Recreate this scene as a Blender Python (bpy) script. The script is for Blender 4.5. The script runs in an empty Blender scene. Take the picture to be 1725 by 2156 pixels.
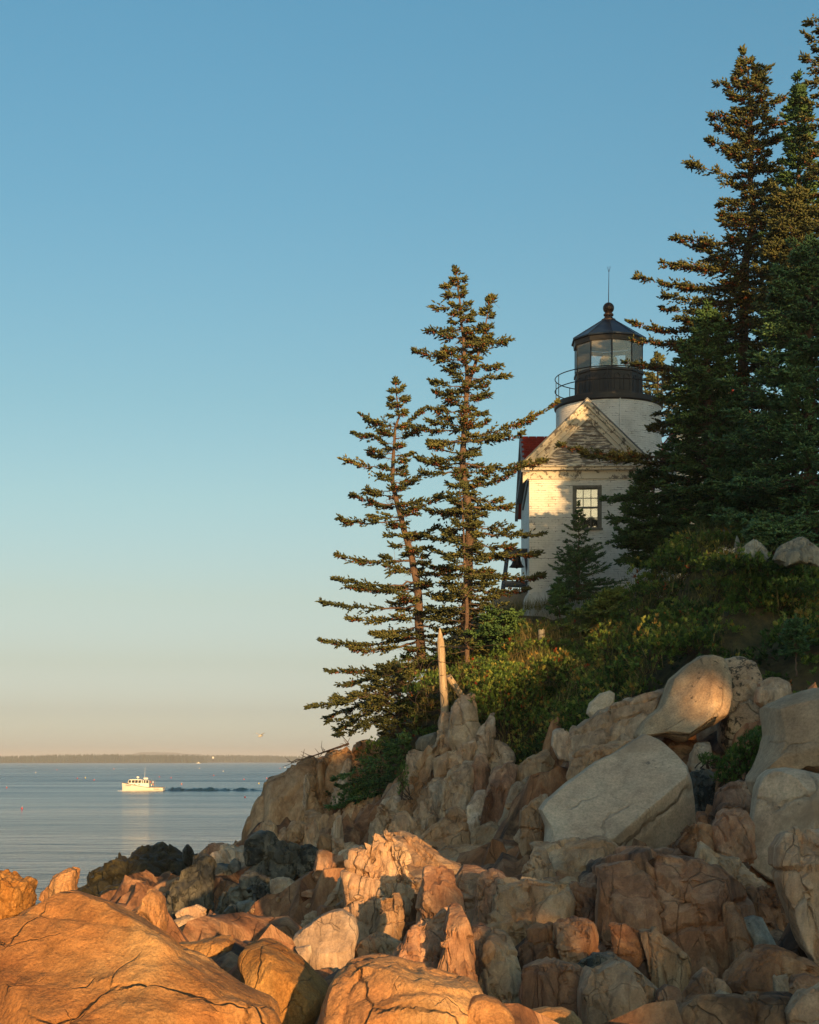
import bpy, math, random
import numpy as np
from mathutils import Vector, Matrix
R = math.radians
random.seed(11); rng = np.random.default_rng(11)
sc = bpy.context.scene
COL = sc.collection

# ------------------------------------------------------------------ camera, sky, sun, exposure
cam = bpy.data.cameras.new('camera'); cam.sensor_fit = 'HORIZONTAL'; cam.sensor_width = 36
cam.lens = 70.3; cam.shift_y = 0.3033; cam.clip_start = 0.1; cam.clip_end = 40000
camo = bpy.data.objects.new('camera', cam); COL.objects.link(camo)
camo.location = (0, 0, 5.0); camo.rotation_euler = (R(90), 0, 0)
sc.camera = camo
SUN_AZ, SUN_EL = 15.0, 7.0          # degrees to the right of straight behind the camera; elevation
w = bpy.data.worlds.new('World'); sc.world = w; w.use_nodes = True
nt = w.node_tree; bg = nt.nodes['Background']
sky = nt.nodes.new('ShaderNodeTexSky'); sky.sky_type = 'NISHITA'; sky.sun_disc = False
sky.sun_elevation = R(SUN_EL); sky.sun_rotation = R(180 - SUN_AZ)
sky.altitude = 0; sky.air_density = 1.0; sky.dust_density = 1.6; sky.ozone_density = 1.0
# tone of this hazy evening sky by elevation
_tc = nt.nodes.new('ShaderNodeTexCoord'); _sx = nt.nodes.new('ShaderNodeSeparateXYZ'); nt.links.new(_tc.outputs['Generated'], _sx.inputs[0])
_rp = nt.nodes.new('ShaderNodeValToRGB'); _el = _rp.color_ramp.elements
_st = [(0.0, (1.22, 1.55, 3.0)), (.012, (1.05, 1.36, 2.6)), (.03, (.70, .85, 1.58)), (.06, (.58, .64, .95)), (.10, (.580, .610, .73)), (.16, (.545, .645, .70)),
       (.22, (.475, .637, .685)), (.33, (.405, .652, .73)), (.43, (.375, .68, .775)), (1.0, (.72, .85, .90))]
while len(_el) < len(_st): _el.new(.5)
for _e, (_p, _c) in zip(_el, _st): _e.position = _p; _e.color = (*_c, 1)
nt.links.new(_sx.outputs[2], _rp.inputs[0])
_mx = nt.nodes.new('ShaderNodeMix'); _mx.data_type = 'RGBA'; _mx.blend_type = 'MULTIPLY'; _mx.inputs[0].default_value = 1.0
nt.links.new(sky.outputs[0], _mx.inputs[6]); nt.links.new(_rp.outputs[0], _mx.inputs[7])
nt.links.new(_mx.outputs[2], bg.inputs[0]); bg.inputs[1].default_value = 0.15
sun = bpy.data.lights.new('sun', 'SUN'); sun.energy = 4.4; sun.angle = R(0.53); sun.color = (1.0, 0.60, 0.25)
suno = bpy.data.objects.new('sun', sun); COL.objects.link(suno)
_sd = Vector((math.sin(R(SUN_AZ)) * math.cos(R(SUN_EL)), -math.cos(R(SUN_AZ)) * math.cos(R(SUN_EL)), math.sin(R(SUN_EL))))
suno.rotation_euler = _sd.to_track_quat('Z', 'Y').to_euler(); suno.location = _sd * 50
vs = sc.view_settings; vs.view_transform = 'Standard'; vs.look = 'None'; vs.gamma = 1; vs.exposure = 0.75
vs.use_curve_mapping = False
sc.cycles.use_denoising = True
sc.cycles.max_bounces = 6; sc.cycles.transparent_max_bounces = 8; sc.cycles.volume_bounces = 0

# ------------------------------------------------------------------ helpers: picture point at a depth, meshes, tags
F, UC, VH, EYE = 3369.0, 862.5, 1601.5, 5.0
def P(u, v, Y): return np.array([(u - UC) / F * Y, Y, EYE + (VH - v) / F * Y])
def lin(h):
    h = h.lstrip('#'); c = [int(h[i:i+2], 16) / 255 for i in (0, 2, 4)]
    return tuple((x / 12.92 if x <= .04045 else ((x + .055) / 1.055) ** 2.4) for x in c) + (1.0,)
def tag(o, label=None, cat=None, group=None, kind=None):
    if label: o['label'] = label
    if cat: o['category'] = cat
    if group: o['group'] = group
    if kind: o['kind'] = kind
    return o
def mesh_np(name, V, T, smooth=True, sharp=None):
    V = np.ascontiguousarray(V, dtype=np.float32); T = np.ascontiguousarray(T, dtype=np.int32)
    k = T.shape[1]; me = bpy.data.meshes.new(name)
    me.vertices.add(len(V)); me.vertices.foreach_set('co', V.ravel())
    me.loops.add(T.size); me.loops.foreach_set('vertex_index', T.ravel())
    me.polygons.add(len(T)); me.polygons.foreach_set('loop_start', np.arange(len(T), dtype=np.int32) * k)
    me.update(calc_edges=True)
    me.polygons.foreach_set('use_smooth', np.full(len(T), smooth, dtype=bool))
    if sharp: me.set_sharp_from_angle(angle=R(sharp))
    return me
def link(name, me, mat=None, parent=None, loc=None):
    o = bpy.data.objects.new(name, me); COL.objects.link(o)
    if mat is not None and me is not None and not me.materials: me.materials.append(mat)
    if parent is not None: o.parent = parent
    if loc is not None: o.location = loc
    return o
def empty(name, loc=(0, 0, 0), rz=0):
    o = bpy.data.objects.new(name, None); COL.objects.link(o); o.location = loc; o.rotation_euler = (0, 0, rz); return o
class MB:
    """collects simple solids, builds ONE mesh object"""
    def __init__(s): s.v = []; s.f = []
    def add(s, v, f):
        b = len(s.v); s.v += [tuple(map(float, p)) for p in v]; s.f += [tuple(i + b for i in q) for q in f]; return s
    def box(s, c, d, rot=None):
        x, y, z = [a / 2 for a in d]
        v = [Vector((i * x, j * y, k * z)) for i in (-1, 1) for j in (-1, 1) for k in (-1, 1)]
        if rot is not None: v = [rot @ p for p in v]
        v = [p + Vector(c) for p in v]
        return s.add(v, [(0, 1, 3, 2), (4, 6, 7, 5), (0, 4, 5, 1), (2, 3, 7, 6), (0, 2, 6, 4), (1, 5, 7, 3)])
    def tube(s, pts, rad, n=8, cap=True):
        pts = [Vector(p) for p in pts]; m = len(pts)
        if not hasattr(rad, '__len__'): rad = [rad] * m
        b = []; up = Vector((0.13, 0.21, 1)).normalized()
        for i, p in enumerate(pts):
            t = (pts[min(i + 1, m - 1)] - pts[max(i - 1, 0)]).normalized()
            a = t.cross(up)
            if a.length < 1e-3: a = t.cross(Vector((1, 0, 0)))
            a.normalize(); c = t.cross(a)
            b += [p + (a * math.cos(2 * math.pi * j / n) + c * math.sin(2 * math.pi * j / n)) * rad[i] for j in range(n)]
        f = [(i * n + j, i * n + (j + 1) % n, (i + 1) * n + (j + 1) % n, (i + 1) * n + j) for i in range(m - 1) for j in range(n)]
        if cap: f += [tuple(range(n - 1, -1, -1)), tuple(range((m - 1) * n, m * n))]
        return s.add(b, f)
    def lathe(s, prof, n=24, c=(0, 0, 0), ph=0.0, cap=False):
        v = [(c[0] + r * math.cos(2 * math.pi * j / n + ph), c[1] + r * math.sin(2 * math.pi * j / n + ph), c[2] + z) for r, z in prof for j in range(n)]
        m = len(prof)
        f = [(i * n + j, i * n + (j + 1) % n, (i + 1) * n + (j + 1) % n, (i + 1) * n + j) for i in range(m - 1) for j in range(n)]
        if cap: f += [tuple(range(n - 1, -1, -1)), tuple(range((m - 1) * n, m * n))]
        return s.add(v, f)
    def poly(s, pts): return s.add(pts, [tuple(range(len(pts)))])
    def prism(s, pts, off):
        n = len(pts); off = Vector(off)
        v = [Vector(p) for p in pts] + [Vector(p) + off for p in pts]
        return s.add(v, [tuple(range(n - 1, -1, -1)), tuple(range(n, 2 * n))] + [(i, (i + 1) % n, n + (i + 1) % n, n + i) for i in range(n)])
    def build(s, name, mat, parent=None, smooth=False, sharp=35, loc=None):
        me = bpy.data.meshes.new(name); me.from_pydata(s.v, [], s.f); me.update()
        import bmesh
        bm = bmesh.new(); bm.from_mesh(me); bmesh.ops.recalc_face_normals(bm, faces=bm.faces); bm.to_mesh(me); bm.free()
        if smooth:
            me.polygons.foreach_set('use_smooth', np.ones(len(me.polygons), dtype=bool)); me.set_sharp_from_angle(angle=R(sharp))
        return link(name, me, mat, parent, loc)

# ------------------------------------------------------------------ noise in numpy
def _h(ix, iy, iz, seed):
    h = (ix.astype(np.uint32) * np.uint32(374761393)) ^ (iy.astype(np.uint32) * np.uint32(668265263)) ^ (iz.astype(np.uint32) * np.uint32(2147483647)) ^ np.uint32((seed * 1274126177) & 0xffffffff)
    h = (h ^ (h >> np.uint32(13))) * np.uint32(1274126177); h = (h ^ (h >> np.uint32(16))) * np.uint32(2246822519)
    return (h ^ (h >> np.uint32(15))).astype(np.float64) / 4294967295.0
def vnoise(p, seed=0):
    i = np.floor(p).astype(np.int64); f = p - i; f = f * f * f * (f * (f * 6 - 15) + 10)
    x, y, z = i.T; r = 0
    for dx in (0, 1):
        wx = f[:, 0] if dx else 1 - f[:, 0]
        for dy in (0, 1):
            wy = f[:, 1] if dy else 1 - f[:, 1]
            for dz in (0, 1):
                wz = f[:, 2] if dz else 1 - f[:, 2]
                r = r + wx * wy * wz * _h(x + dx, y + dy, z + dz, seed)
    return r * 2 - 1
def fbm(p, octv=4, seed=0, gain=.5):
    a = 1; s = 0; q = np.array(p)
    for k in range(octv):
        s = s + a * vnoise(q, seed + k * 7); a *= gain; q = q * 2.03 + 3.7
    return s
def worley(p, seed=0):
    i = np.floor(p).astype(np.int64); f1 = np.full(len(p), 9.); f2 = np.full(len(p), 9.); idv = np.zeros(len(p))
    for dx in (-1, 0, 1):
        for dy in (-1, 0, 1):
            for dz in (-1, 0, 1):
                c = i + np.array([dx, dy, dz]); x, y, z = c.T
                fp = c + np.stack([_h(x, y, z, seed + 1), _h(x, y, z, seed + 2), _h(x, y, z, seed + 3)], 1)
                d = np.sqrt(((p - fp) ** 2).sum(1)); v = _h(x, y, z, seed + 4)
                m = d < f1
                f2 = np.where(m, f1, np.minimum(f2, d)); idv = np.where(m, v, idv); f1 = np.where(m, d, f1)
    return f1, f2, idv
def worley_g(p, seed=0):
    """cells with a random tilt each: F1, F2, id, offset from the cell point, tilt"""
    i = np.floor(p).astype(np.int64); n = len(p); f1 = np.full(n, 9.); f2 = np.full(n, 9.); best = np.zeros((n, 3)); bc = np.zeros((n, 3), np.int64)
    for dx in (-1, 0, 1):
        for dy in (-1, 0, 1):
            for dz in (-1, 0, 1):
                c = i + np.array([dx, dy, dz]); x, y, z = c.T
                fp = c + np.stack([_h(x, y, z, seed + 1), _h(x, y, z, seed + 2), _h(x, y, z, seed + 3)], 1)
                d = np.sqrt(((p - fp) ** 2).sum(1)); m = d < f1
                f2 = np.where(m, f1, np.minimum(f2, d)); f1 = np.where(m, d, f1); best[m] = fp[m]; bc[m] = c[m]
    x, y, z = bc.T
    return f1, f2, _h(x, y, z, seed + 4), p - best, np.stack([_h(x, y, z, seed + 5), _h(x, y, z, seed + 6), _h(x, y, z, seed + 7)], 1) * 2 - 1
def vnormals(V, T):
    a, b, c = V[T[:, 0]], V[T[:, 1]], V[T[:, 2]]; n = np.cross(b - a, c - a); o = np.zeros_like(V)
    for k in range(3): np.add.at(o, T[:, k], n)
    return o / (np.linalg.norm(o, axis=1, keepdims=True) + 1e-12)
_ico = {}
def ico(sub):
    if sub not in _ico:
        import bmesh
        bm = bmesh.new(); bmesh.ops.create_icosphere(bm, subdivisions=sub, radius=1)
        V = np.array([v.co[:] for v in bm.verts]); T = np.array([[v.index for v in f.verts] for f in bm.faces]); bm.free()
        _ico[sub] = (V / np.linalg.norm(V, axis=1, keepdims=True), T)
    return _ico[sub]

def facet(V, T, size, amp, crack, seed, stretch=(1, 1, 1.0), lean=0.0, ws=.05):
    """break a surface into tilted flat facets with recessed joints"""
    N = vnormals(V, T); ca, sa = math.cos(lean), math.sin(lean)
    q0 = np.stack([ca * V[:, 0] - sa * V[:, 2], V[:, 1], sa * V[:, 0] + ca * V[:, 2]], 1) / (size * np.array(stretch))
    q0 = q0 + .10 * np.stack([vnoise(q0 * 1.3, seed + 50), vnoise(q0 * 1.3, seed + 60), vnoise(q0 * 1.3, seed + 70)], 1)
    d = np.zeros(len(V))
    for k, (f, a) in enumerate(((1.0, 1.0), (2.6, .42))):
        f1, f2, idv, off, gr = worley_g(q0 * f + k * 5.3, seed + k * 11); e = f2 - f1
        d += a * amp * ((idv - .6) + 1.0 * (off * gr).sum(1)) * np.clip(e / ws, 0, 1) - a * crack * np.exp(-(e / .07) ** 2)
    return V + N * d[:, None]
# ------------------------------------------------------------------ material helpers
def mat_new(name):
    m = bpy.data.materials.new(name); m.use_nodes = True; n = m.node_tree.nodes; n.clear()
    out = n.new('ShaderNodeOutputMaterial'); b = n.new('ShaderNodeBsdfPrincipled'); m.node_tree.links.new(b.outputs[0], out.inputs[0])
    return m, n, m.node_tree.links, b
def nd(n, t, **kw):
    x = n.new(t)
    for k, v in kw.items():
        if k[0] == 'i' and k[1:].isdigit(): x.inputs[int(k[1:])].default_value = v
        else: setattr(x, k, v)
    return x
def noise(n, l, vec, scale, detail=4, rough=.55, dist=0):
    x = nd(n, 'ShaderNodeTexNoise'); x.inputs['Scale'].default_value = scale; x.inputs['Detail'].default_value = detail
    x.inputs['Roughness'].default_value = rough; x.inputs['Distortion'].default_value = dist
    if vec is not None: l.new(vec, x.inputs['Vector'])
    return x.outputs['Fac']
def ramp(n, l, fac, stops):
    r = nd(n, 'ShaderNodeValToRGB'); e = r.color_ramp.elements
    while len(e) < len(stops): e.new(0.5)
    for el, (p, c) in zip(e, stops):
        el.position = p; el.color = c if hasattr(c, '__len__') else (c, c, c, 1)
    l.new(fac, r.inputs[0]); return r.outputs[0]
def mix(n, l, fac, a, b, blend='MIX'):
    x = nd(n, 'ShaderNodeMix', data_type='RGBA', blend_type=blend)
    for s, i in ((fac, 0), (a, 6), (b, 7)):
        if hasattr(s, 'links') or hasattr(s, 'is_linked'): l.new(s, x.inputs[i])
        else: x.inputs[i].default_value = s
    return x.outputs[2]
def maths(n, l, op, a, b=None):
    x = nd(n, 'ShaderNodeMath', operation=op)
    for s, i in ((a, 0), (b, 1)):
        if s is None: continue
        if hasattr(s, 'is_linked'): l.new(s, x.inputs[i])
        else: x.inputs[i].default_value = s
    return x.outputs[0]
def bump(n, l, b, h, strength=.5, dist=.05):
    x = nd(n, 'ShaderNodeBump'); x.inputs['Strength'].default_value = strength; x.inputs['Distance'].default_value = dist
    l.new(h, x.inputs['Height']); l.new(x.outputs[0], b.inputs['Normal']); return x
def wpos(n): return nd(n, 'ShaderNodeNewGeometry').outputs['Position']
def mapped(n, l, vec, scale=(1, 1, 1), rot=(0, 0, 0)):
    x = nd(n, 'ShaderNodeMapping'); x.inputs['Scale'].default_value = scale; x.inputs['Rotation'].default_value = rot
    l.new(vec, x.inputs['Vector']); return x.outputs[0]

def rock_mat(name, cols, rough=.85, grain=(0, 0, 0), gscale=(1, 1, 1), lichen=None, lichen_amt=.62, speck=.35, sc_=1.0, crack=1.0, stain=None, cs=2.2, streak=.35, overlay=lin('#2b211b'), jz=.5, fs=60, bs=.85, chip=.9):
    """cols: dark, mid, light base colours; joint lines mixed towards a dark colour, grain along the cleavage"""
    m, n, l, b = mat_new(name); info = nd(n, 'ShaderNodeObjectInfo')
    off = nd(n, 'ShaderNodeVectorMath', operation='MULTIPLY_ADD'); off.inputs[1].default_value = (37.0, 23.0, 51.0); l.new(info.outputs['Random'], off.inputs[0]); l.new(wpos(n), off.inputs[2]); p = off.outputs[0]
    g = mapped(n, l, p, gscale, grain)
    big = noise(n, l, g, 1.1 * sc_, 6, .66, .5)
    c = ramp(n, l, big, [(.30, cols[0]), (.47, cols[1]), (.64, cols[2])])
    patch = noise(n, l, p, 4.5 * sc_, 5, .6, .3)
    c = mix(n, l, .55, c, mix(n, l, 1.0, c, ramp(n, l, patch, [(.32, .62), (.5, 1.0), (.68, 1.25)]), 'MULTIPLY'))
    fine = noise(n, l, p, fs * sc_, 4, .8)
    c = mix(n, l, speck, c, mix(n, l, 1.0, c, ramp(n, l, fine, [(.32, .45), (.5, 1.0), (.70, 1.5)]), 'MULTIPLY'))
    st = noise(n, l, mapped(n, l, p, (gscale[0] * 9, gscale[1] * 9, gscale[2] * .9), grain), 1.0 * sc_, 5, .65, .4)
    c = mix(n, l, streak, c, mix(n, l, 1.0, c, ramp(n, l, st, [(.33, .45), (.52, 1.05), (.72, 1.4)]), 'MULTIPLY'))
    if stain:
        sn = noise(n, l, g, .55 * sc_, 5, .65, .8); c = mix(n, l, ramp(n, l, sn, [(.52, 0), (.64, .85)]), c, stain)
    if lichen:
        ln = noise(n, l, p, 7 * sc_, 6, .72); lb = noise(n, l, p, 1.1 * sc_, 3, .5)
        f = maths(n, l, 'ADD', maths(n, l, 'MULTIPLY', ln, .65), maths(n, l, 'MULTIPLY', lb, .5))
        c = mix(n, l, ramp(n, l, f, [(lichen_amt, 0), (lichen_amt + .03, .88)]), c, lichen)
    # joints: two scales of cracks, warped, partly open
    wn = nd(n, 'ShaderNodeTexNoise'); wn.inputs['Scale'].default_value = 2.6 * sc_; wn.inputs['Detail'].default_value = 4; l.new(p, wn.inputs['Vector'])
    wm = nd(n, 'ShaderNodeVectorMath', operation='MULTIPLY_ADD'); wm.inputs[1].default_value = (.22, .22, .22); l.new(wn.outputs['Color'], wm.inputs[0]); l.new(mapped(n, l, p, (gscale[0], gscale[1], gscale[2] * jz), grain), wm.inputs[2])
    def joints(scale, width, lo, hi):
        vo = nd(n, 'ShaderNodeTexVoronoi', feature='DISTANCE_TO_EDGE'); vo.inputs['Scale'].default_value = scale; vo.inputs['Randomness'].default_value = .9; l.new(wm.outputs[0], vo.inputs['Vector'])
        ln_ = ramp(n, l, vo.outputs['Distance'], [(0.0, 1), (width, 0)]); mk = ramp(n, l, noise(n, l, p, scale * .55, 3, .6), [(lo, 0), (hi, 1)])
        return maths(n, l, 'MULTIPLY', ln_, mk)
    j1 = joints(cs * .55 * sc_, .011, .44, .56); j2 = joints(cs * 1.9 * sc_, .017, .50, .62)
    j = maths(n, l, 'MAXIMUM', j1, maths(n, l, 'MULTIPLY', j2, .7))
    c = mix(n, l, maths(n, l, 'MULTIPLY', j, .55 * min(1, crack)), c, overlay)  # crack lines coloured darker than the stone around them
    hv = nd(n, 'ShaderNodeHueSaturation'); l.new(c, hv.inputs['Color'])
    l.new(maths(n, l, 'ADD', maths(n, l, 'MULTIPLY', info.outputs['Random'], .30), .86), hv.inputs['Value'])
    l.new(maths(n, l, 'ADD', maths(n, l, 'MULTIPLY', info.outputs['Random'], -.14), 1.05), hv.inputs['Saturation'])
    l.new(hv.outputs[0], b.inputs['Base Color'])
    b.inputs['Roughness'].default_value = rough; b.inputs['Specular IOR Level'].default_value = .3
    h1 = noise(n, l, p, 22 * sc_, 6, .7)
    h = maths(n, l, 'ADD', maths(n, l, 'MULTIPLY', h1, .35), maths(n, l, 'MULTIPLY', st, .55 * streak / .35))
    h = maths(n, l, 'ADD', h, maths(n, l, 'MULTIPLY', patch, .5))
    h = maths(n, l, 'SUBTRACT', h, maths(n, l, 'MULTIPLY', j, 1.3 * crack))
    if chip:        # conchoidal chips: flat little facets at two sizes
        for sc2, am in ((3.2, 1.0), (8.5, .45)):
            vc = nd(n, 'ShaderNodeTexVoronoi', feature='F1'); vc.inputs['Scale'].default_value = sc2 * sc_; l.new(wm.outputs[0], vc.inputs['Vector'])
            cell = nd(n, 'ShaderNodeSeparateColor'); l.new(vc.outputs['Color'], cell.inputs[0])
            # each cell a tilted plane: offset from the cell point along a random direction
            pv = nd(n, 'ShaderNodeVectorMath', operation='SUBTRACT'); sv = nd(n, 'ShaderNodeVectorMath', operation='SCALE'); sv.inputs['Scale'].default_value = sc2 * sc_; l.new(wm.outputs[0], sv.inputs[0]); sp = nd(n, 'ShaderNodeVectorMath', operation='SCALE'); sp.inputs['Scale'].default_value = sc2 * sc_; l.new(vc.outputs['Position'], sp.inputs[0])
            l.new(sv.outputs[0], pv.inputs[0]); l.new(sp.outputs[0], pv.inputs[1])
            dr = nd(n, 'ShaderNodeVectorMath', operation='SUBTRACT'); dr.inputs[1].default_value = (.5, .5, .5); l.new(vc.outputs['Color'], dr.inputs[0])
            dp = nd(n, 'ShaderNodeVectorMath', operation='DOT_PRODUCT'); l.new(pv.outputs[0], dp.inputs[0]); l.new(dr.outputs[0], dp.inputs[1])
            h = maths(n, l, 'ADD', h, maths(n, l, 'MULTIPLY', maths(n, l, 'ADD', dp.outputs['Value'], maths(n, l, 'MULTIPLY', cell.outputs[0], .35)), 1.5 * am * chip))
    bump(n, l, b, h, bs, .05)
    return m
# ------------------------------------------------------------------ rock materials
GR = (R(0), R(-18), 0)      # the rock's cleavage leans to the right
M = {}
M['pink'] = rock_mat('pink_granite', crack=.5, cols=[lin('#8a6749'), lin('#b38c69'), lin('#cdac89')], grain=GR, gscale=(1.5, 1.5, .6), lichen=lin('#4a443e'), lichen_amt=.74)
M['tan'] = rock_mat('tan_granite', [lin('#8f735b'), lin('#b4967a'), lin('#cfb69a')], grain=GR, gscale=(1.5, 1.5, .55), crack=.45, lichen=lin('#57524a'), lichen_amt=.72, streak=.5)
M['pale'] = rock_mat('pale_boulder', [lin('#a3866a'), lin('#bb9d7f'), lin('#cbb293')], gscale=(.6, .6, .6), speck=.5, fs=26, jz=1, stain=lin('#8f765c'), lichen=lin('#75675a'), lichen_amt=.70, crack=.6, chip=.12, cs=.55, streak=.08)
M['spotted'] = rock_mat('spotted_boulder', [lin('#97785a'), lin('#b59573'), lin('#c8ad8b')], gscale=(.8, .8, .8), speck=.6, fs=30, jz=1, lichen=lin('#37332c'), lichen_amt=.645, crack=.8, chip=.25, cs=.9, streak=.12)
M['rust'] = rock_mat('rusty_granite', crack=.5, cols=[lin('#6a4a37'), lin('#9f7050'), lin('#c09570')], grain=GR, gscale=(1.5, 1.5, .6), stain=lin('#2a2421'))
M['amber'] = rock_mat('amber_granite', [lin('#8a5730'), lin('#a8733f'), lin('#bb8e58')], grain=(0, R(62), R(10)), gscale=(.9, .9, .5), speck=.7, cs=1.9, streak=.42, crack=.6, bs=.85, chip=.8, overlay=lin('#5b3a22'))
M['dark'] = rock_mat('wet_dark_rock', [lin('#33322d'), lin('#5a564b'), lin('#8b806c')], rough=.6, grain=GR, gscale=(1.3, 1.3, .6), lichen=lin('#25261f'), lichen_amt=.63, cs=2.6)
M['grey'] = rock_mat('grey_schist', [lin('#6f665a'), lin('#928774'), lin('#b0a38c')], grain=(0, R(50), 0), gscale=(1.8, 1.8, .5), lichen=lin('#3d3a35'), lichen_amt=.66, streak=.5)
def weed_mat():
    m, n, l, b = mat_new('rockweed'); p = wpos(n)
    a = noise(n, l, p, 2.2, 6, .7, .6)
    c = ramp(n, l, a, [(.3, lin('#1a190e')), (.5, lin('#302c18')), (.66, lin('#534a2a')), (.82, lin('#7d7356'))])
    l.new(c, b.inputs['Base Color']); b.inputs['Roughness'].default_value = .5
    h = noise(n, l, p, 9, 8, .75); bump(n, l, b, h, 1.0, .12); return m
M['weed'] = weed_mat()

# ------------------------------------------------------------------ rocks
def star(pts, n=360):
    pts = np.asarray(pts, float); c = pts.mean(0)
    a = pts; b = np.roll(pts, -1, 0); ar = (a[:, 0] * b[:, 1] - b[:, 0] * a[:, 1]); A = ar.sum() / 2
    if abs(A) > 1: c = ((a + b) * ar[:, None]).sum(0) / (6 * A)
    r = np.zeros(n)
    for k in range(n):
        th = 2 * math.pi * k / n; d = np.array([math.cos(th), math.sin(th)]); best = 0
        p = a - c; e = b - a; den = d[0] * e[:, 1] - d[1] * e[:, 0]
        with np.errstate(divide='ignore', invalid='ignore'):
            t = (p[:, 0] * e[:, 1] - p[:, 1] * e[:, 0]) / den; s = (p[:, 0] * d[1] - p[:, 1] * d[0]) / den
        ok = (np.abs(den) > 1e-9) & (t > 0) & (s >= -1e-6) & (s <= 1 + 1e-6)
        if ok.any(): best = t[ok].max()
        r[k] = best
    z = r == 0
    if z.any(): r[z] = np.interp(np.where(z)[0], np.where(~z)[0], r[~z])
    return c, r
TERR = []      # terrain passes behind every rock: (x, y, z)
def weather(V, N, Tr_, S, block, amp, crack, fb, seed, lean, blocky=False):
    if amp > 0: V = facet(V, Tr_, block, amp, crack, seed, (1, 1, 3.6 if blocky else 1.6), lean, .05 if blocky else .28); N = vnormals(V, Tr_)
    if blocky:      # straight joint sets running through the block: recessed lines, one side slightly proud
        g = np.random.default_rng(5000 + seed); dj = np.zeros(len(V)); wob_ = fbm(V / S * 3.0, 3, seed + 33) * .035 * S
        for j in range(g.integers(3, 6)):
            up = g.uniform() < .62
            v = np.array([math.cos(lean * .9 + g.normal(0, .14)), g.normal(0, .35), -math.sin(lean * .9) * -1 * -1 + g.normal(0, .1)]) if up else np.array([g.normal(0, .25), g.normal(.2, .3), 1.0])
            v /= np.linalg.norm(v); q = V @ v; c = g.uniform(np.quantile(q, .15), np.quantile(q, .85)); dist = q - c + wob_
            dj += -.050 * S * np.exp(-(dist / (.016 * S)) ** 2) + .014 * S * np.tanh(dist / (.01 * S)) * g.choice([-1, 1])
        V = V + N * dj[:, None]; N = vnormals(V, Tr_)
    d = fb * (fbm(V / S * 2.2, 3, seed + 5) * .8) + fb * .3 * fbm(V / S * 8, 3, seed + 15)
    return V + N * d[:, None]
def traced(name, pts, Y, mat='pink', T=None, tilt=(0, .35), n=2.8, cuts=5, sub=5, block=.3, amp=.05, crack=.03, fb=.02, seed=0, lean=-.3, cutx=(), parent=None, soft=False, terr=True, blocky=False):
    g = np.random.default_rng(1000 + seed)
    c, r = star(pts); k = Y / F
    r = r * k; C0 = P(c[0], c[1], Y)
    ext = math.sqrt(np.ptp(np.asarray(pts)[:, 0]) * np.ptp(np.asarray(pts)[:, 1])); sub = min(sub, 6 if ext > 215 else 5)
    D, Tr = ico(sub); th = np.arctan2(-D[:, 2], D[:, 0]) % (2 * math.pi)
    ro = np.interp(th, np.linspace(0, 2 * math.pi, len(r) + 1), np.append(r, r[0]))
    S = math.sqrt(np.ptp(np.asarray(pts)[:, 0]) * np.ptp(np.asarray(pts)[:, 1])) * k
    if T is None: T = .45 * S
    s = np.hypot(D[:, 0], D[:, 2]); t = np.abs(D[:, 1])
    nn = (s ** n + t ** n) ** (1 / n)
    A, B = s / nn, t / nn
    V = np.stack([ro * A * np.cos(th), T * B * np.sign(D[:, 1]), -ro * A * np.sin(th)], 1)
    if blocky:      # a jointed block: clear front, top and side faces
        for v, lo, hi in (((g.uniform(-.3, .3), -1, g.uniform(-.1, .35)), .55, .75), ((-1, -g.uniform(.6, 1.1), g.uniform(-.25, .25)), .66, .86), ((1, -g.uniform(.6, 1.1), g.uniform(-.25, .25)), .66, .86),
                          ((g.uniform(-.3, .3), -g.uniform(.3, .8), 1), .72, .9), ((g.uniform(-.8, .8), -1, g.uniform(.3, .9)), .72, .9), ((g.uniform(-.8, .8), -1, g.uniform(-.6, 0)), .78, .92)):
            v = np.array(v, float); v /= np.linalg.norm(v); d = V @ v; h = d.max() * g.uniform(lo, hi); ex = np.maximum(d - h, 0); V = V - ex[:, None] * v * .995
    # flat chips off the front
    for j in range(cuts):
        v = np.array([g.uniform(-.9, .9), -1, g.uniform(-.5, .9)]); v /= np.linalg.norm(v)
        d = V @ v; h = d.max() * g.uniform(.68, .96); ex = np.maximum(d - h, 0); V = V - ex[:, None] * v * (.985)
    for (v, hf) in cutx:
        v = np.array(v, float); v /= np.linalg.norm(v); d = V @ v; h = d.max() * hf; ex = np.maximum(d - h, 0); V = V - ex[:, None] * v * .985
    V[:, 1] += tilt[0] * V[:, 0] + tilt[1] * V[:, 2]
    N = vnormals(V, Tr)
    V = weather(V, N, Tr, S, block, amp, crack, fb * S, seed, lean, blocky)
    zb = V[:, 2].min(); org = C0 + np.array([0, 0, zb])
    me = mesh_np(name, V - np.array([0, 0, zb]), Tr, True, 180 if soft else 24)
    o = link(name, me, M[mat], parent, org)
    if terr:
        ty = abs(tilt[1])
        TERR.append((C0[0], Y + .45 * T + ty * .2 * S, C0[2] - .05 * S)); TERR.append((C0[0], Y - .75 * T, C0[2] + zb - .04 * S))
        TERR.append((C0[0], Y + .2 * T, C0[2] + .75 * zb))
        for sx in (-.4, .4): TERR.append((C0[0] + sx * S, Y + .3 * T, C0[2] + .6 * zb))
    return o
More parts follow.
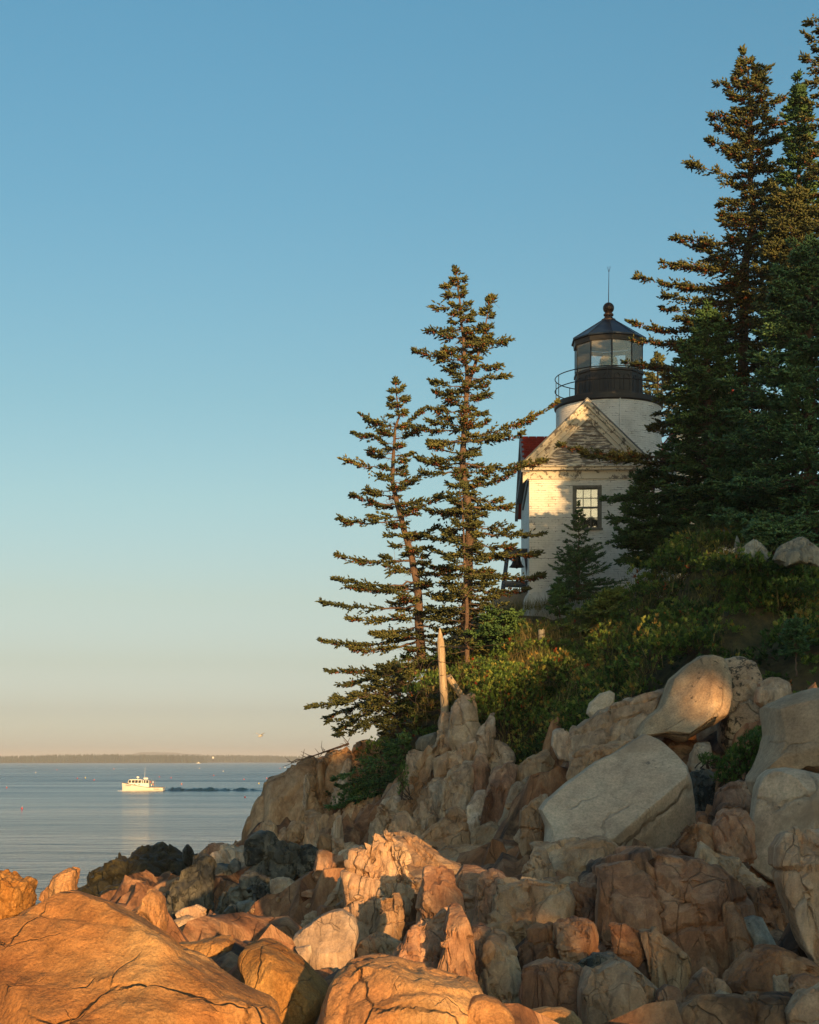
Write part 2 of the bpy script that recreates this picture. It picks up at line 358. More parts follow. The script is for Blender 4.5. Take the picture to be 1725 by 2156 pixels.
def simplify(pts, tol):
    pts = [tuple(p) for p in pts]
    def dp(a):
        if len(a) < 3: return a
        p0, p1 = np.array(a[0]), np.array(a[-1]); d = p1 - p0; L0 = np.linalg.norm(d) + 1e-9
        ds = [abs(d[0] * (p0[1] - q[1]) - d[1] * (p0[0] - q[0])) / L0 for q in a[1:-1]]; k = int(np.argmax(ds))
        if ds[k] < tol: return [a[0], a[-1]]
        return dp(a[:k + 2])[:-1] + dp(a[k + 1:])
    arr = np.array(pts); i = int(np.argmin(arr.sum(1))); pts = pts[i:] + pts[:i]; arr = np.array(pts); j = int(np.argmax(((arr - arr[0]) ** 2).sum(1)))
    return np.array(dp(pts[:j + 1])[:-1] + dp(pts[j:] + [pts[0]])[:-1])
ZT = {'A': (2.979, 0, 1737), 'D': (2.731, 526.4, 1737), 'E': (2.784, 1105.4, 1737), 'C': (2.784, 1105.4, 1316), 'B': (2.731, 526.4, 1421.3), 'G': (1, 0, 0), 'H': (3.641, 526.4, 1605.5)}
def Z(zone, s):
    k, ox, oy = ZT[zone]; a = [float(x) for x in s.replace(';', ' ').replace(',', ' ').split()]
    return [(a[i] / k + ox, a[i + 1] / k + oy) for i in range(0, len(a), 2)]

def boulder(zone, s, Y, label, mat='pale', **kw):
    kw.setdefault('amp', 0); kw.setdefault('cuts', 3); kw.setdefault('fb', .022); kw.setdefault('n', 2.6)
    o = traced('boulder', Z(zone, s), Y, mat, **kw); return tag(o, label, 'boulder')

# foreground, sunlit
boulder('A', '-150,650 0,610 100,560 250,472 330,455 420,480 600,530 740,590 860,650 1000,720 1150,815 1300,900 1420,985 1560,1060 1725,1135 1790,1300 1700,1450 800,1520 -150,1520', 9.0,
        'broad smooth orange granite slab filling the lower left corner', 'amber', T=.55, tilt=(.1, .9), sub=6, fb=.012, amp=.042, block=.6, crack=.016, lean=1.1, seed=31, cuts=7, n=3.4)
boulder('A', '-90,270 0,285 30,315 70,308 110,330 215,345 222,390 207,480 190,530 120,580 0,640 -90,660', 11.3, 'sunlit upright orange rock cut by the left picture edge', 'amber', T=.35, amp=.035, block=.14, crack=.02, seed=2, tilt=(0, .15))
boulder('A', '250,490 265,430 300,390 330,330 380,305 440,262 495,268 492,350 487,430 478,510 400,530 300,520', 10.9, 'leaning sunlit rock fin rising behind the broad orange slab, left of the weedy rocks', 'amber', T=.16, amp=.02, block=.12, crack=.012, seed=3, tilt=(-.3, .1), lean=-.4)
boulder('A', '820,660 850,600 880,520 905,450 930,405 965,390 1010,418 1030,450 1042,540 1052,600 1034,690 1028,760 930,720 850,690', 11.0, 'pointed sunlit rock fin standing in front of the dark wet ledge', 'amber', T=.17, amp=.012, block=.15, crack=.01, seed=4, tilt=(.3, .05), lean=-.3)
boulder('A', '680,575 700,556 800,553 826,575 822,640 760,640 700,610', 11.2, 'small orange stone wedged between slab and pointed fin', 'amber', T=.1, sub=4, seed=5)
boulder('A', '1060,770 1120,745 1200,740 1300,716 1440,703 1475,735 1450,790 1300,830 1150,820', 11.2, 'low flat reddish rock peeking over the orange slab', 'amber', T=.25, sub=5, amp=.012, block=.2, crack=.01, seed=6, tilt=(0, .6))
boulder('D', '-60,760 -40,705 70,668 150,695 220,740 290,790 370,860 440,920 457,965 432,1040 385,1110 300,1200 60,1240 -40,1000', 10.1, 'rounded rock half in shadow between the orange slab and the cracked boulder', 'amber', T=.5, sub=6, seed=7, tilt=(0, .55), amp=.01, block=.3, crack=.012)
boulder('D', '385,1180 430,1050 460,950 490,890 555,850 580,822 650,800 750,789 850,797 955,833 1000,823 1070,848 1150,863 1260,898 1312,930 1337,985 1330,1080 1320,1250 800,1330 400,1300', 8.8, 'sunlit cracked tan boulder at the bottom centre', 'amber', T=.45, sub=6, seed=8, tilt=(0, .45), amp=.022, block=.42, crack=.02, n=3.2, lean=1.0)
boulder('D', '1222,1200 1240,1080 1268,1020 1300,998 1350,988 1430,1010 1490,1060 1517,1110 1525,1220 1400,1290 1280,1280', 8.55, 'small rounded sunlit boulder against the right side of the cracked boulder', 'amber', T=.2, sub=5, seed=9, tilt=(0, .4))
boulder('E', '-40,1140 60,1092 130,1078 220,1083 290,1108 330,1150 340,1230 -30,1260', 10.2, 'dark-topped orange rock glowing at the bottom edge, right of centre', 'amber', T=.2, sub=5, seed=10, tilt=(0, .5))
# single boulders on the shore
boulder('D', '230,710 250,640 300,590 365,548 410,518 470,498 530,488 590,523 620,560 632,640 612,700 602,780 560,830 450,890 380,860 300,770', 14.5, 'blocky boulder with a sunlit crown behind the shadowed rock', 'tan', seed=11, sub=5, amp=.01, block=.4, crack=.012, cuts=5, n=3.2)
boulder('D', '210,745 260,708 350,693 357,740 332,808 280,806 225,780', 13.2, 'small sunlit wedge of stone at the foot of the blocky boulder', 'tan', sub=4, seed=12)
boulder('C', '78,1082 120,1030 250,930 360,860 440,800 560,745 650,690 740,638 810,670 900,760 960,830 977,920 988,1050 1003,1180 960,1215 900,1290 750,1340 500,1320 200,1310 95,1310 112,1180', 23,
        'huge pale smooth slab boulder with an overhanging lower right side', 'pale', T=1.0, tilt=(.15, .55), sub=6, seed=13, cuts=0, n=3.0, fb=.012, soft=False,
        cutx=[((-.35, -1, .75), .50), ((.75, -1, -.75), .62)])
boulder('C', '640,660 700,560 790,490 830,400 870,310 950,230 1040,168 1110,170 1170,195 1195,300 1192,420 1150,545 1060,605 950,665 900,700 800,650', 28, 'large rounded boulder with a glowing sunlit patch and dark lichen spots', 'spotted', T=1.0, sub=6, seed=14, cuts=2, tilt=(-.2, .4), fb=.02, cutx=[((-.5, -1, .35), .6)])
boulder('C', '1150,200 1250,186 1340,212 1362,260 1392,330 1398,500 1335,620 1250,705 1190,795 1135,700 1140,560 1160,420', 28.6, 'shaded reddish half of the split lichen boulder', 'spotted', T=1.0, sub=5, seed=15, cuts=4, amp=.03, block=.5, crack=.03)
boulder('C', '1432,480 1480,450 1600,393 1725,363 1860,345 2020,400 2100,600 2030,820 1900,920 1700,880 1560,850 1450,855 1402,885 1362,1010 1340,1032 1300,982 1280,910 1330,860 1390,760 1432,650', 20, 'big smooth pale boulder overhanging at the right edge, upper of two', 'pale', T=1.0, sub=6, seed=16, cuts=1, n=2.5, fb=.015, tilt=(-.1, .6), cutx=[((-.3, -1, -.7), .75)])
boulder('C', '1296,1330 1318,1180 1340,1080 1370,950 1400,885 1450,846 1540,840 1640,858 1725,878 1880,900 2020,1010 2060,1220 1990,1420 1850,1520 1600,1540 1520,1535 1390,1482 1300,1400', 18, 'tall grey-sided pale boulder at the right edge, lower of two', 'pale', T=.7, sub=6, seed=17, cuts=2, n=2.8, fb=.012, tilt=(.2, .3), cutx=[((-1, -.8, .1), .7)])
boulder('C', '358,520 380,460 440,402 500,383 532,400 522,450 502,512 440,545 380,548', 30, 'small round whitish boulder half hidden in the shrubs', 'pale', sub=5, seed=18)
boulder('B', '948,390 968,360 1010,345 1070,328 1088,380 1052,432 1000,442 953,427', 40, 'greenish grey boulder perched below the tall fence post', 'grey', sub=4, seed=19)
boulder('E', '1155,912 1230,828 1300,760 1420,713 1520,723 1640,780 1760,850 1830,900 1700,905 1560,910 1460,955 1280,990 1180,975', 12.6, 'low dark-stained boulder with a shadowed underside at lower right', 'rust', sub=5, seed=20, amp=.008, tilt=(0, .6), T=.35)
boulder('E', '1272,560 1350,538 1397,548 1432,630 1463,702 1442,745 1340,725', 14.4, 'grey angular block wedged under the big right boulders', 'grey', sub=4, seed=21, cuts=6, n=4)
boulder('G', '1558,1172 1566,1150 1590,1132 1604,1140 1622,1160 1630,1180 1600,1190 1565,1190', 33, 'grey lichened boulder just right of the far pointed post', 'grey', sub=4, seed=22, cuts=9, n=4, amp=.03)
boulder('G', '1628,1180 1640,1150 1660,1138 1690,1133 1715,1148 1740,1160 1745,1200 1690,1188 1650,1196', 32, 'large grey lichened boulder near the right edge above the shrubs', 'grey', sub=5, seed=23, amp=.07, block=.4, cuts=9, n=4)
boulder('G', '1506,1145 1515,1120 1535,1112 1550,1122 1552,1140 1530,1150', 38, 'small pale boulder half hidden under the big spruces', 'grey', sub=4, seed=24, cuts=8, n=4)

# ledge: blocks of the bedrock, each a piece of the shore
ledge_blocks = []
def L(zone, Y, mat, *outs, **kw):
    for s in outs:
        ledge_blocks.append((zone, s, Y + random.uniform(-.15, .15), mat, dict(kw)))
# the middle rocks
L('D', 12.4, 'rust', '1068,870 1090,740 1120,640 1150,560 1160,500 1190,488 1217,510 1252,580 1272,680 1272,780 1282,900 1240,930 1150,900', T=.22, amp=.025)
L('D', 13.0, 'rust', '845,800 900,690 950,600 1000,560 1080,520 1150,495 1165,560 1110,700 1085,860 960,860', amp=.05, block=.16)
L('D', 15.0, 'rust', '965,575 985,450 1000,330 1020,283 1100,278 1160,298 1182,350 1202,430 1214,510 1150,520 1060,550 1000,600', amp=.05, block=.2)
L('D', 15.6, 'pink', '718,650 735,540 750,448 850,428 872,470 862,560 842,665 820,685 760,665', amp=.04, block=.3)
L('D', 17.0, 'pink', '555,650 580,560 600,440 575,300 600,188 640,178 700,188 720,108 790,88 850,130 872,200 900,290 960,300 982,340 940,420 880,470 850,450 750,440 742,560 720,645 680,675 640,665', amp=.09, block=.3, sub=6)
L('D', 19.0, 'pink', '785,92 870,78 960,93 1050,148 1100,188 1180,218 1235,245 1180,266 1050,272 940,288 880,270 850,205 800,145', tilt=(0, 1.2), amp=.03, block=.5)
L('D', 14.6, 'pink', '690,650 760,652 850,680 884,692 842,775 780,800 590,815 615,720', amp=.04)
L('D', 17.0, 'rust', '1186,330 1240,258 1330,263 1384,290 1392,330 1332,410 1295,570 1265,530 1210,460', amp=.03, block=.5, tilt=(0, .7))
L('D', 16.0, 'rust', '1275,595 1310,420 1320,308 1400,298 1454,330 1442,400 1422,480 1392,610 1332,630', amp=.05, block=.25)
L('D', 15.5, 'pink', '1362,670 1400,520 1420,420 1450,348 1550,333 1650,348 1760,358 1804,450 1794,610 1700,690 1600,700 1480,670', amp=.07, block=.3, sub=6)
L('D', 13.0, 'pink', '1315,910 1340,790 1380,690 1420,648 1472,658 1502,720 1542,850 1534,960 1514,1100 1400,1080 1335,970', amp=.04, block=.3)
L('D', 13.3, 'rust', '1262,650 1330,608 1374,640 1364,720 1334,870 1290,910 1272,800', amp=.03)
L('E', 12.4, 'rust', '-5,945 20,858 80,818 150,803 230,828 310,858 392,898 404,980 374,1055 250,1080 130,1085 40,1090 -5,1020', amp=.03, block=.3)
L('E', 14.6, 'rust', '484,630 482,450 500,298 540,258 640,238 740,223 800,233 900,238 960,258 1060,248 1120,288 1184,348 1255,400 1275,545 1215,600 1205,830 1100,890 1000,950 930,990 840,910 700,840 640,845 540,840 516,700', amp=.05, block=.42, sub=6, tilt=(0, .25))
L('E', 13.4, 'pink', '685,655 780,638 862,710 938,790 934,900 924,1010 840,1020 778,968 726,870 696,760', amp=.02, block=.4, T=.2)
L('E', 13.7, 'rust', '514,600 600,608 694,648 706,762 642,836 538,838', amp=.03)
L('E', 14.2, 'rust', '1190,505 1250,478 1302,560 1344,722 1262,800 1212,828', amp=.03)
L('E', 13.0, 'pink', '1506,330 1518,180 1560,118 1640,98 1850,50 1880,300 1880,780 1700,812 1648,745 1598,655 1568,540', amp=.05, block=.35, sub=6)
L('E', 11.8, 'pink', '374,990 420,888 480,838 570,818 642,848 694,920 764,990 806,1010 800,1190 600,1290 374,1260', amp=.03, block=.3)
L('E', 11.5, 'rust', '776,1110 800,1008 850,973 902,983 934,1040 966,1160 900,1270 786,1260', amp=.02)
L('E', 11.0, 'rust', '944,1200 990,1088 1060,1038 1150,1028 1290,1043 1400,1038 1500,1028 1572,1058 1606,1120 1590,1300 1000,1300', amp=.03, block=.3, tilt=(0, .6))
L('E', 10.8, 'pink', '1556,1100 1640,1008 1760,955 1880,990 1880,1300 1576,1290', amp=.03, block=.3)
L('E', 12.0, 'rust', '1530,985 1590,898 1660,888 1745,918 1750,995 1640,1050 1560,1060', amp=.02)
L('E', 12.2, 'rust', '940,1030 1010,948 1080,898 1154,928 1186,980 1154,1036 1060,1050 980,1100 954,1090', amp=.03)
L('E', 11.9, 'tan', '1105,1015 1150,973 1194,983 1204,1036 1150,1042', '1476,900 1548,888 1555,960 1534,1032 1476,1028', sub=4, amp=.01)
L('E', 18.5, 'pink', '-5,290 30,198 60,148 122,163 154,220 174,290 196,356 100,360 15,340', amp=.04)
L('E', 19.5, 'pink', '84,130 200,108 330,103 460,108 546,150 484,205 424,235 354,356 300,360 200,350 156,265 126,185', amp=.05, block=.4, tilt=(0, .8))
L('E', 18, 'rust', '350,305 430,228 500,198 620,158 704,168 746,222 622,248 522,288 484,338 440,368 344,370', amp=.04, block=.3, tilt=(0, .9))
L('E', 18.5, 'rust', '734,215 760,158 830,148 962,173 994,212 962,246 800,240', amp=.03, block=.25)
L('E', 15.6, 'rust', '294,375 380,358 452,368 494,440 506,560 484,640 430,612 328,590 296,525', amp=.06, block=.25)
L('E', 16.2, 'rust', '-14,405 60,353 150,348 224,343 234,400 204,525 164,610 60,612 -4,570', amp=.06, block=.25)
L('E', 15.8, 'pink', '214,355 260,328 304,338 304,450 294,565 240,588 205,500', amp=.02)
L('E', 13.8, 'rust', '196,605 300,568 394,598 420,660 405,785 300,810 216,800 206,690', amp=.05, block=.22)
L('E', 14.0, 'rust', '14,625 80,588 154,598 155,705 120,730 36,710', '-26,725 60,688 144,718 216,790 184,826 50,870 -26,890', amp=.03, sub=5)
L('E', 12.9, 'dark', '284,835 400,783 502,788 546,830 444,888 400,930 316,868', amp=.03, sub=5)
L('E', 16.2, 'pink', '1046,240 1070,128 1150,190 1260,198 1344,278 1384,330 1280,410 1180,358 1110,290', amp=.04, tilt=(0, .6))
L('E', 16.0, 'rust', '1236,405 1384,328 1434,380 1506,565 1464,650 1400,560 1300,560', amp=.04)
L('E', 17.2, 'rust', '1060,100 1120,10 1180,-60 1290,-70 1330,20 1300,200 1180,210 1070,180', '880,120 960,30 1010,5 1080,20 1100,90 1040,200 980,190', amp=.04, block=.22, sub=5)
# the big rocks' neighbours
L('C', 29, 'tan', '312,710 318,608 400,538 450,498 560,458 700,418 826,382 834,425 795,510 705,570 664,650 600,700 480,712 400,730', amp=.05, block=.5)
L('C', 29, 'tan', '166,705 173,638 210,618 268,640 254,700 244,790 200,770', '246,705 262,640 280,603 314,608 324,690 314,798 260,808', '620,700 600,650 640,600 665,650 660,690', sub=4, amp=.04)
L('C', 27.5, 'pink', '274,890 308,760 340,718 480,698 606,698 566,748 440,800 380,860 306,900', amp=.05)
L('C', 24, 'pink', '-30,1320 -5,1100 60,1038 114,1016 86,1084 118,1180 102,1300', amp=.04)
L('C', 27, 'tan', '970,835 978,760 1010,708 1084,698 1086,805 1064,868 1000,878', '1375,440 1388,350 1440,313 1500,308 1554,350 1564,405 1480,450 1430,478', sub=5, amp=.03)
L('C', 25, 'dark', '976,905 1050,858 1114,888 1124,1000 1114,1110 1050,1150 1006,1190 996,1050', amp=.05, block=.25)
L('C', 22.5, 'rust', '1116,1085 1138,1000 1200,948 1274,918 1338,1010 1294,1070 1200,1098', amp=.02, sub=5)
L('C', 20.5, 'rust', '1054,1330 1068,1250 1110,1188 1180,1088 1264,1082 1316,1130 1326,1200 1306,1340 1200,1355', '1000,1200 1015,1110 1060,1100 1075,1180 1040,1220', amp=.04)
L('C', 32, 'tan', '1374,285 1408,243 1442,258 1450,302 1400,314', '1550,400 1640,330 1700,270 1780,250 1800,340 1700,390 1600,410', sub=4, amp=.03)
# headland cliff
L('B', 47.5, 'pink', '20,940 33,830 55,758 90,718 120,648 180,608 260,578 340,553 370,538 385,498 410,458 480,428 560,405 650,410 760,400 850,490 900,560 860,640 740,700 640,760 560,820 470,840 400,850 330,860 250,880 180,915 100,900 60,930', T=3.0, amp=.22, block=1.5, crack=.12, sub=6, n=5, tilt=(-.3, .5), cuts=3)
L('B', 44, 'pink', '216,930 250,858 300,828 350,806 390,838 396,920 376,1010 300,1020 226,990', '50,920 70,870 110,850 150,880 150,930 100,960', '150,960 170,900 200,880 225,930 215,990 180,1010', amp=.1, block=.5)
L('B', 46, 'tan', '464,730 480,655 520,588 548,503 572,518 580,600 576,730 520,750', '330,560 350,640 345,740 320,800 300,720 310,620', amp=.08, block=.4)
L('B', 42, 'tan', '374,1060 386,930 440,876 476,940 470,1050 420,1072', '470,960 500,860 540,820 560,900 540,980 500,1000', '560,960 580,860 620,810 680,830 680,920 630,980', amp=.07, block=.4)
L('B', 41, 'pink', '634,770 700,688 746,676 748,790 704,870 656,850', '540,830 560,740 620,700 660,740 640,820 590,860', amp=.08, block=.35)
L('B', 37, 'tan', '684,970 720,820 780,748 850,658 916,636 906,725 834,810 794,910 730,990', '760,990 800,890 850,840 880,880 850,960 800,1010', amp=.1, block=.4, sub=6)
L('B', 37.5, 'pink', '814,810 880,700 930,618 960,558 1000,478 1060,398 1104,346 1094,435 1054,545 1004,645 964,745 924,840 870,862', amp=.12, block=.4, sub=6)
L('B', 36, 'tan', '914,860 960,740 1020,638 1080,588 1134,556 1116,700 1104,810 1062,890 1000,922 938,900', amp=.1, block=.4, sub=6)
L('B', 38.5, 'pink', '1086,430 1098,300 1110,228 1152,222 1174,290 1170,380 1186,436 1120,458', amp=.05)
L('B', 38, 'pale', '1156,390 1153,280 1170,188 1210,148 1282,126 1304,250 1314,332 1272,388 1230,438 1188,440', amp=.04, block=.6)
L('B', 37, 'tan', '1274,490 1308,380 1340,308 1380,238 1404,232 1396,335 1386,430 1332,490', '1354,570 1366,420 1420,396 1474,428 1506,480 1484,540 1420,570 1388,600', amp=.06, block=.4)
L('B', 36.5, 'pink', '1074,580 1078,488 1150,446 1222,436 1246,480 1202,528 1120,570', '1180,470 1220,400 1290,370 1310,430 1270,500 1210,510', amp=.05)
L('B', 35, 'tan', '1094,790 1118,640 1150,588 1240,536 1294,526 1286,645 1266,745 1200,812 1130,832', amp=.08, block=.45, sub=6)
L('B', 35, 'rust', '1284,680 1266,560 1308,488 1352,476 1366,560 1366,648 1322,690', amp=.04)
L('B', 33, 'rust', '1294,910 1328,760 1380,638 1420,566 1502,526 1526,560 1506,655 1486,755 1466,880 1380,900', amp=.05, block=.6, sub=6)
L('B', 33.5, 'pink', '1504,548 1600,476 1704,440 1740,500 1714,610 1600,610 1540,630', amp=.07, block=.5)
L('B', 31, 'tan', '1454,850 1498,740 1518,650 1600,598 1694,628 1700,722 1610,770 1556,850', amp=.06, block=.5)
L('B', 28, 'pink', '1524,930 1558,850 1620,758 1700,716 1700,800 1690,900 1680,985 1600,975', amp=.04)
L('B', 29, 'pink', '974,950 1040,898 1110,828 1180,776 1224,798 1250,880 1246,960 1150,992 1060,982', amp=.05, block=.5, tilt=(.2, .5))
L('B', 32, 'tan', '1224,900 1248,780 1300,688 1346,686 1336,785 1292,900 1270,920', amp=.05)
L('B', 38, 'tan', '910,465 938,441 1026,448 1006,505 970,560 938,570 894,545', '890,600 900,540 940,550 950,600 920,640', '950,560 990,520 1040,480 1060,520 1000,600 960,620', amp=.06, sub=5)
L('B', 31, 'pink', '784,910 830,818 890,806 946,870 936,930 850,972 796,962', '940,900 990,890 1010,930 960,960', '1240,960 1280,900 1360,868 1440,880 1480,930 1400,980 1280,1000', '1470,950 1490,890 1540,920 1580,960 1540,1000', amp=.06, sub=5)
L('B', 26, 'pink', '1060,1040 1150,990 1280,1000 1400,990 1500,1010 1480,1080 1380,1110 1200,1100', '1480,1060 1540,1010 1640,985 1720,1010 1700,1080 1580,1100', '1180,1110 1300,1090 1420,1110 1380,1160 1240,1160', amp=.05, block=.3, tilt=(0, 1.0))
# dark wet ledge and lower blocks
L('A', 31, 'dark', '1024,770 1050,600 1040,450 1090,338 1150,278 1200,218 1240,186 1292,198 1334,240 1344,310 1316,400 1306,570 1296,740 1200,790', amp=.14, block=.6, crack=.07, sub=6)
L('A', 36, 'tan', '1344,190 1400,138 1460,126 1530,136 1602,168 1646,230 1562,276 1450,316 1380,296 1336,238', amp=.12, block=.5, sub=6)
L('A', 40, 'rust', '1232,185 1290,132 1370,121 1444,133 1352,178 1300,200', amp=.06)
L('A', 30, 'dark', '1340,740 1345,600 1350,480 1400,420 1470,430 1480,560 1500,700 1420,780', '1480,720 1490,600 1540,540 1620,530 1680,580 1680,700 1600,780', '1420,420 1500,360 1600,330 1680,360 1660,470 1540,520 1470,480', amp=.14, block=.45, crack=.06)
L('H', 33, 'dark', '-20,900 60,800 180,740 330,760 380,850 300,920 120,960', '100,760 160,680 260,640 380,650 400,720 330,770 180,770', '-20,780 0,620 60,540 160,550 220,620 180,700 90,760', '330,800 340,700 420,650 500,680 520,780 470,860 380,870', '180,660 220,610 330,610 400,660 300,680', amp=.12, block=.5, sub=5)
L('H', 28, 'dark', '0,1180 20,1020 100,960 180,980 220,1080 180,1200 80,1240', '180,1200 220,1060 300,1000 360,1040 320,1160 260,1230', '-40,1000 0,920 80,900 150,950 90,1010', amp=.12, block=.4)
L('H', 27, 'tan', '150,1000 155,920 200,890 300,880 345,920 320,990 240,1040', '250,1020 300,950 400,880 450,860 440,960 420,1020 330,1060', '430,1000 440,860 480,830 540,830 560,900 550,990 490,1030', amp=.05, block=.4, sub=5)
L('H', 25.5, 'grey', '550,1020 560,900 600,820 700,775 770,780 775,850 700,880 640,920 620,1010', amp=.05, block=.35)
L('H', 24, 'rust', '205,1260 220,1140 260,1060 360,1030 420,1080 400,1180 380,1270 300,1290', '360,1090 420,1020 540,990 600,1040 560,1120 450,1150', amp=.09, block=.3)
L('H', 20, 'pink', '500,1240 560,1130 640,1000 700,880 770,850 820,960 810,1100 830,1260 700,1300', '380,1270 420,1180 500,1140 560,1160 500,1260', amp=.1, block=.3, sub=6)
L('H', 34, 'pink', '500,720 510,600 560,560 625,570 625,680 590,750 530,745', '620,740 640,600 700,600 700,700 660,760', '680,720 720,640 790,620 830,650 770,720 700,750', '290,600 320,500 380,450 440,470 410,580 340,620', '410,640 430,500 500,430 520,520 500,640 450,690', amp=.08, block=.4, sub=5)
L('H', 27, 'pink', '670,770 690,700 780,660 860,640 880,690 790,740 720,790', '560,830 600,780 680,770 760,760 760,800 640,850', '770,730 830,680 950,700 940,760 820,790', amp=.06, block=.3, sub=5, tilt=(0, .8))
L('H', 22, 'pink', '950,700 955,640 990,620 1040,640 1030,700 990,740', amp=.03, sub=4)
# weedy rocks in the water's edge
WEED = [('455,470 485,385 560,288 640,238 680,208 780,198 830,153 900,133 960,126 1000,138 1012,168 1060,153 1130,163 1184,200 1230,320 1200,440 1000,500 700,510', 58, 'long dark rockweed-covered ledge at the water edge', 6),
        ('520,560 540,490 600,438 680,418 780,408 880,393 960,425 1000,520 960,640 700,660 560,640', 47, 'nearer weed-covered rock hump above the narrow inlet', 5),
        ('610,440 640,390 800,348 960,318 1095,308 1110,400 1000,480 740,490', 52, 'low weedy shelf between the two rockweed humps', 5),
        ('472,520 488,420 530,406 574,430 545,510', 47.5, 'small weedy stone at the left end of the inlet', 5),
        ('1140,200 1155,180 1190,168 1240,185 1225,230 1160,232', 50, 'small dark weedy stone beside the reddish shore rock', 4)]
for i, (s, Y, lab, sb) in enumerate(WEED):
    o = traced('weedy_rock', Z('A', s), Y, 'weed', tilt=(0, .7), sub=sb, amp=.26, block=.5, crack=.08, fb=.03, blocky=True, seed=300 + i, n=2.2, cuts=2, terr=False)
    tag(o, lab, 'rock')
# ------------------------------------------------------------------ terrain: rock shore rising to the grassy bluff, one sheet
shore = None
def build_shore():
    global shore
    # first lay out blocks (so that the ground can pass behind them)
    root_name = 'rocky_shore'
    pieces = []
    for i, (zone, s, Y, mat, kw) in enumerate(ledge_blocks):
        kw.setdefault('sub', 5); kw.setdefault('cuts', 1); kw['blocky'] = True; kw['amp'] = kw.get('amp', .05) * .85; kw.setdefault('n', 7); kw['block'] = kw.get('block', .3) * 1.25; kw.setdefault('crack', .45 * kw['amp'])
        pts = np.array(Z(zone, s)); ext = math.sqrt(np.ptp(pts[:, 0]) * np.ptp(pts[:, 1])); kw['sub'] = 4 if ext < 66 else (min(kw['sub'], 5) if ext < 120 else kw['sub']); pts = pts.mean(0) + (pts - pts.mean(0)) * (1.06 if Y > 46.5 else 1.08 if zone in 'AH' else 1.18)
        pts = simplify(pts, .055 * ext)
        pieces.append(traced('rock', pts, Y, mat, seed=100 + i * 3, fb=.014, **kw))
    man = []
    for u, v, Y in [(1300, 1300, 44), (1150, 1345, 43), (1000, 1420, 43), (870, 1495, 45), (720, 1560, 48), (1250, 1440, 36), (1180, 1500, 34), (1450, 1370, 33), (1650, 1425, 28.5),
                    (1760, 1410, 24), (1550, 1210, 39), (1725, 1215, 34.5), (1400, 1240, 43), (1100, 1285, 50), (1250, 1262, 49), (940, 1450, 43), (1350, 1350, 37), (1500, 1300, 36), (1060, 1500, 39), (1640, 1300, 33),
                    (985, 1385, 46), (890, 1400, 47), (1130, 1400, 39), (1050, 1460, 39)]:
        man.append(tuple(P(u, v, Y)))
    man += [(4, 52, 9.75), (3.3, 52, 10.0), (2.9, 52.5, 9.9), (3.4, 53.2, 10.0), (2.8, 50, 9.6), (8, 52, 9.8), (6, 56, 9.7), (3, 58, 8.6), (8, 60, 9.5), (12, 46, 11.5), (18, 42, 13.5), (25, 60, 13), (14, 60, 11), (5, 75, 5), (12, 80, 6), (28, 90, 8), (20, 30, 11), (30, 20, 12),
            (14, 25, 8.2), (12, 15, 6), (20, 5, 8), (8, 5, 4.4), (0, 0, 3.3), (3, 3, 3.5), (-2.5, 4, 3.1), (0, 6, 3.4), (2, 8, 3.1), (-1.5, 7.5, 3.2), (12, -28, 5.2), (18, -28, 8.5), (25, -30, 12), (40, -30, 16), (45, 20, 17), (45, 70, 15),
            (5, -20, 4), (0, -40, 3), (-4, 2, 1.0), (-6, -10, .2), (-14, 0, -2), (-14, 20, -2), (-14, 40, -2.5), (-14, 60, -3), (-10, 80, -3), (-3, 90, -2), (-9, 50, -1.5), (-7.5, 55, -.8), (-6, 60, .5), (-2, 60, 2), (1, 66, 4), (-3, 66, -1), (-3, 75, -2.5), (-7, 68, -2.5), (0, 75, -1), (4, 85, 0), (-1, 70, .5), (-5, 57, .8),
            (-5, 14, .8), (-6, 22, 0), (-7, 30, -.4), (-9, 36, -1), (-4, 18, 1.0), (-3, 14, 1.6), (-14, -30, -2), (-10, -60, -2), (20, -60, 8), (45, -60, 15), (-7, 44, -.7), (-6, 40, 0), (-8.5, 46, -1), (-6.2, 47, .2)]
    pts = np.array(man + TERR)
    wts = np.array([1.0] * len(man) + [.8] * len(TERR))
    def axis(a, b, c, d, fine, coarse):
        return np.concatenate([np.arange(a, b, coarse), np.arange(b, c, fine), np.arange(c, d + .1, coarse)])
    X = axis(-24, -9, 13, 60, .16, 2.5); Yy = axis(-70, 5, 62, 130, .2, 3.0)
    gx, gy = np.meshgrid(X, Yy, indexing='ij'); q = np.stack([gx.ravel(), gy.ravel()], 1)
    z = np.zeros(len(q)); CH = 4000
    for a in range(0, len(q), CH):
        dd = ((q[a:a+CH, None, :] - pts[None, :, :2]) ** 2).sum(2)
        rad = 0.02 + (.03 * np.maximum(q[a:a+CH, 1], 6))[:, None] ** 2 * .04
        wgt = wts / (dd + rad) ** 2.6
        za = (wgt * pts[:, 2]).sum(1) / wgt.sum(1)
        wg2 = wts / (dd + .8) ** 1.7; zb_ = (wg2 * pts[:, 2]).sum(1) / wg2.sum(1)
        fr = np.clip((q[a:a+CH, 1] - np.interp(q[a:a+CH, 0], [-6, -2, 1, 2.5, 3.5, 5, 7, 10, 14], [60, 44, 40, 37, 33, 31.5, 29, 26, 20])) / 2.5, 0, 1)
        z[a:a+CH] = za * (1 - fr) + np.minimum(zb_, za + .5) * fr
    global terr_pts; terr_pts = (pts, wts)
    far = np.maximum(np.clip((q[:, 1] - 66) / 12, 0, 1), np.clip((-9 - q[:, 0]) / 3, 0, 1)); z = z * (1 - far) - 3 * far
    V = np.stack([q[:, 0], q[:, 1], z], 1)
    near = np.clip((q[:, 1] - 3) / 10, 0, 1)
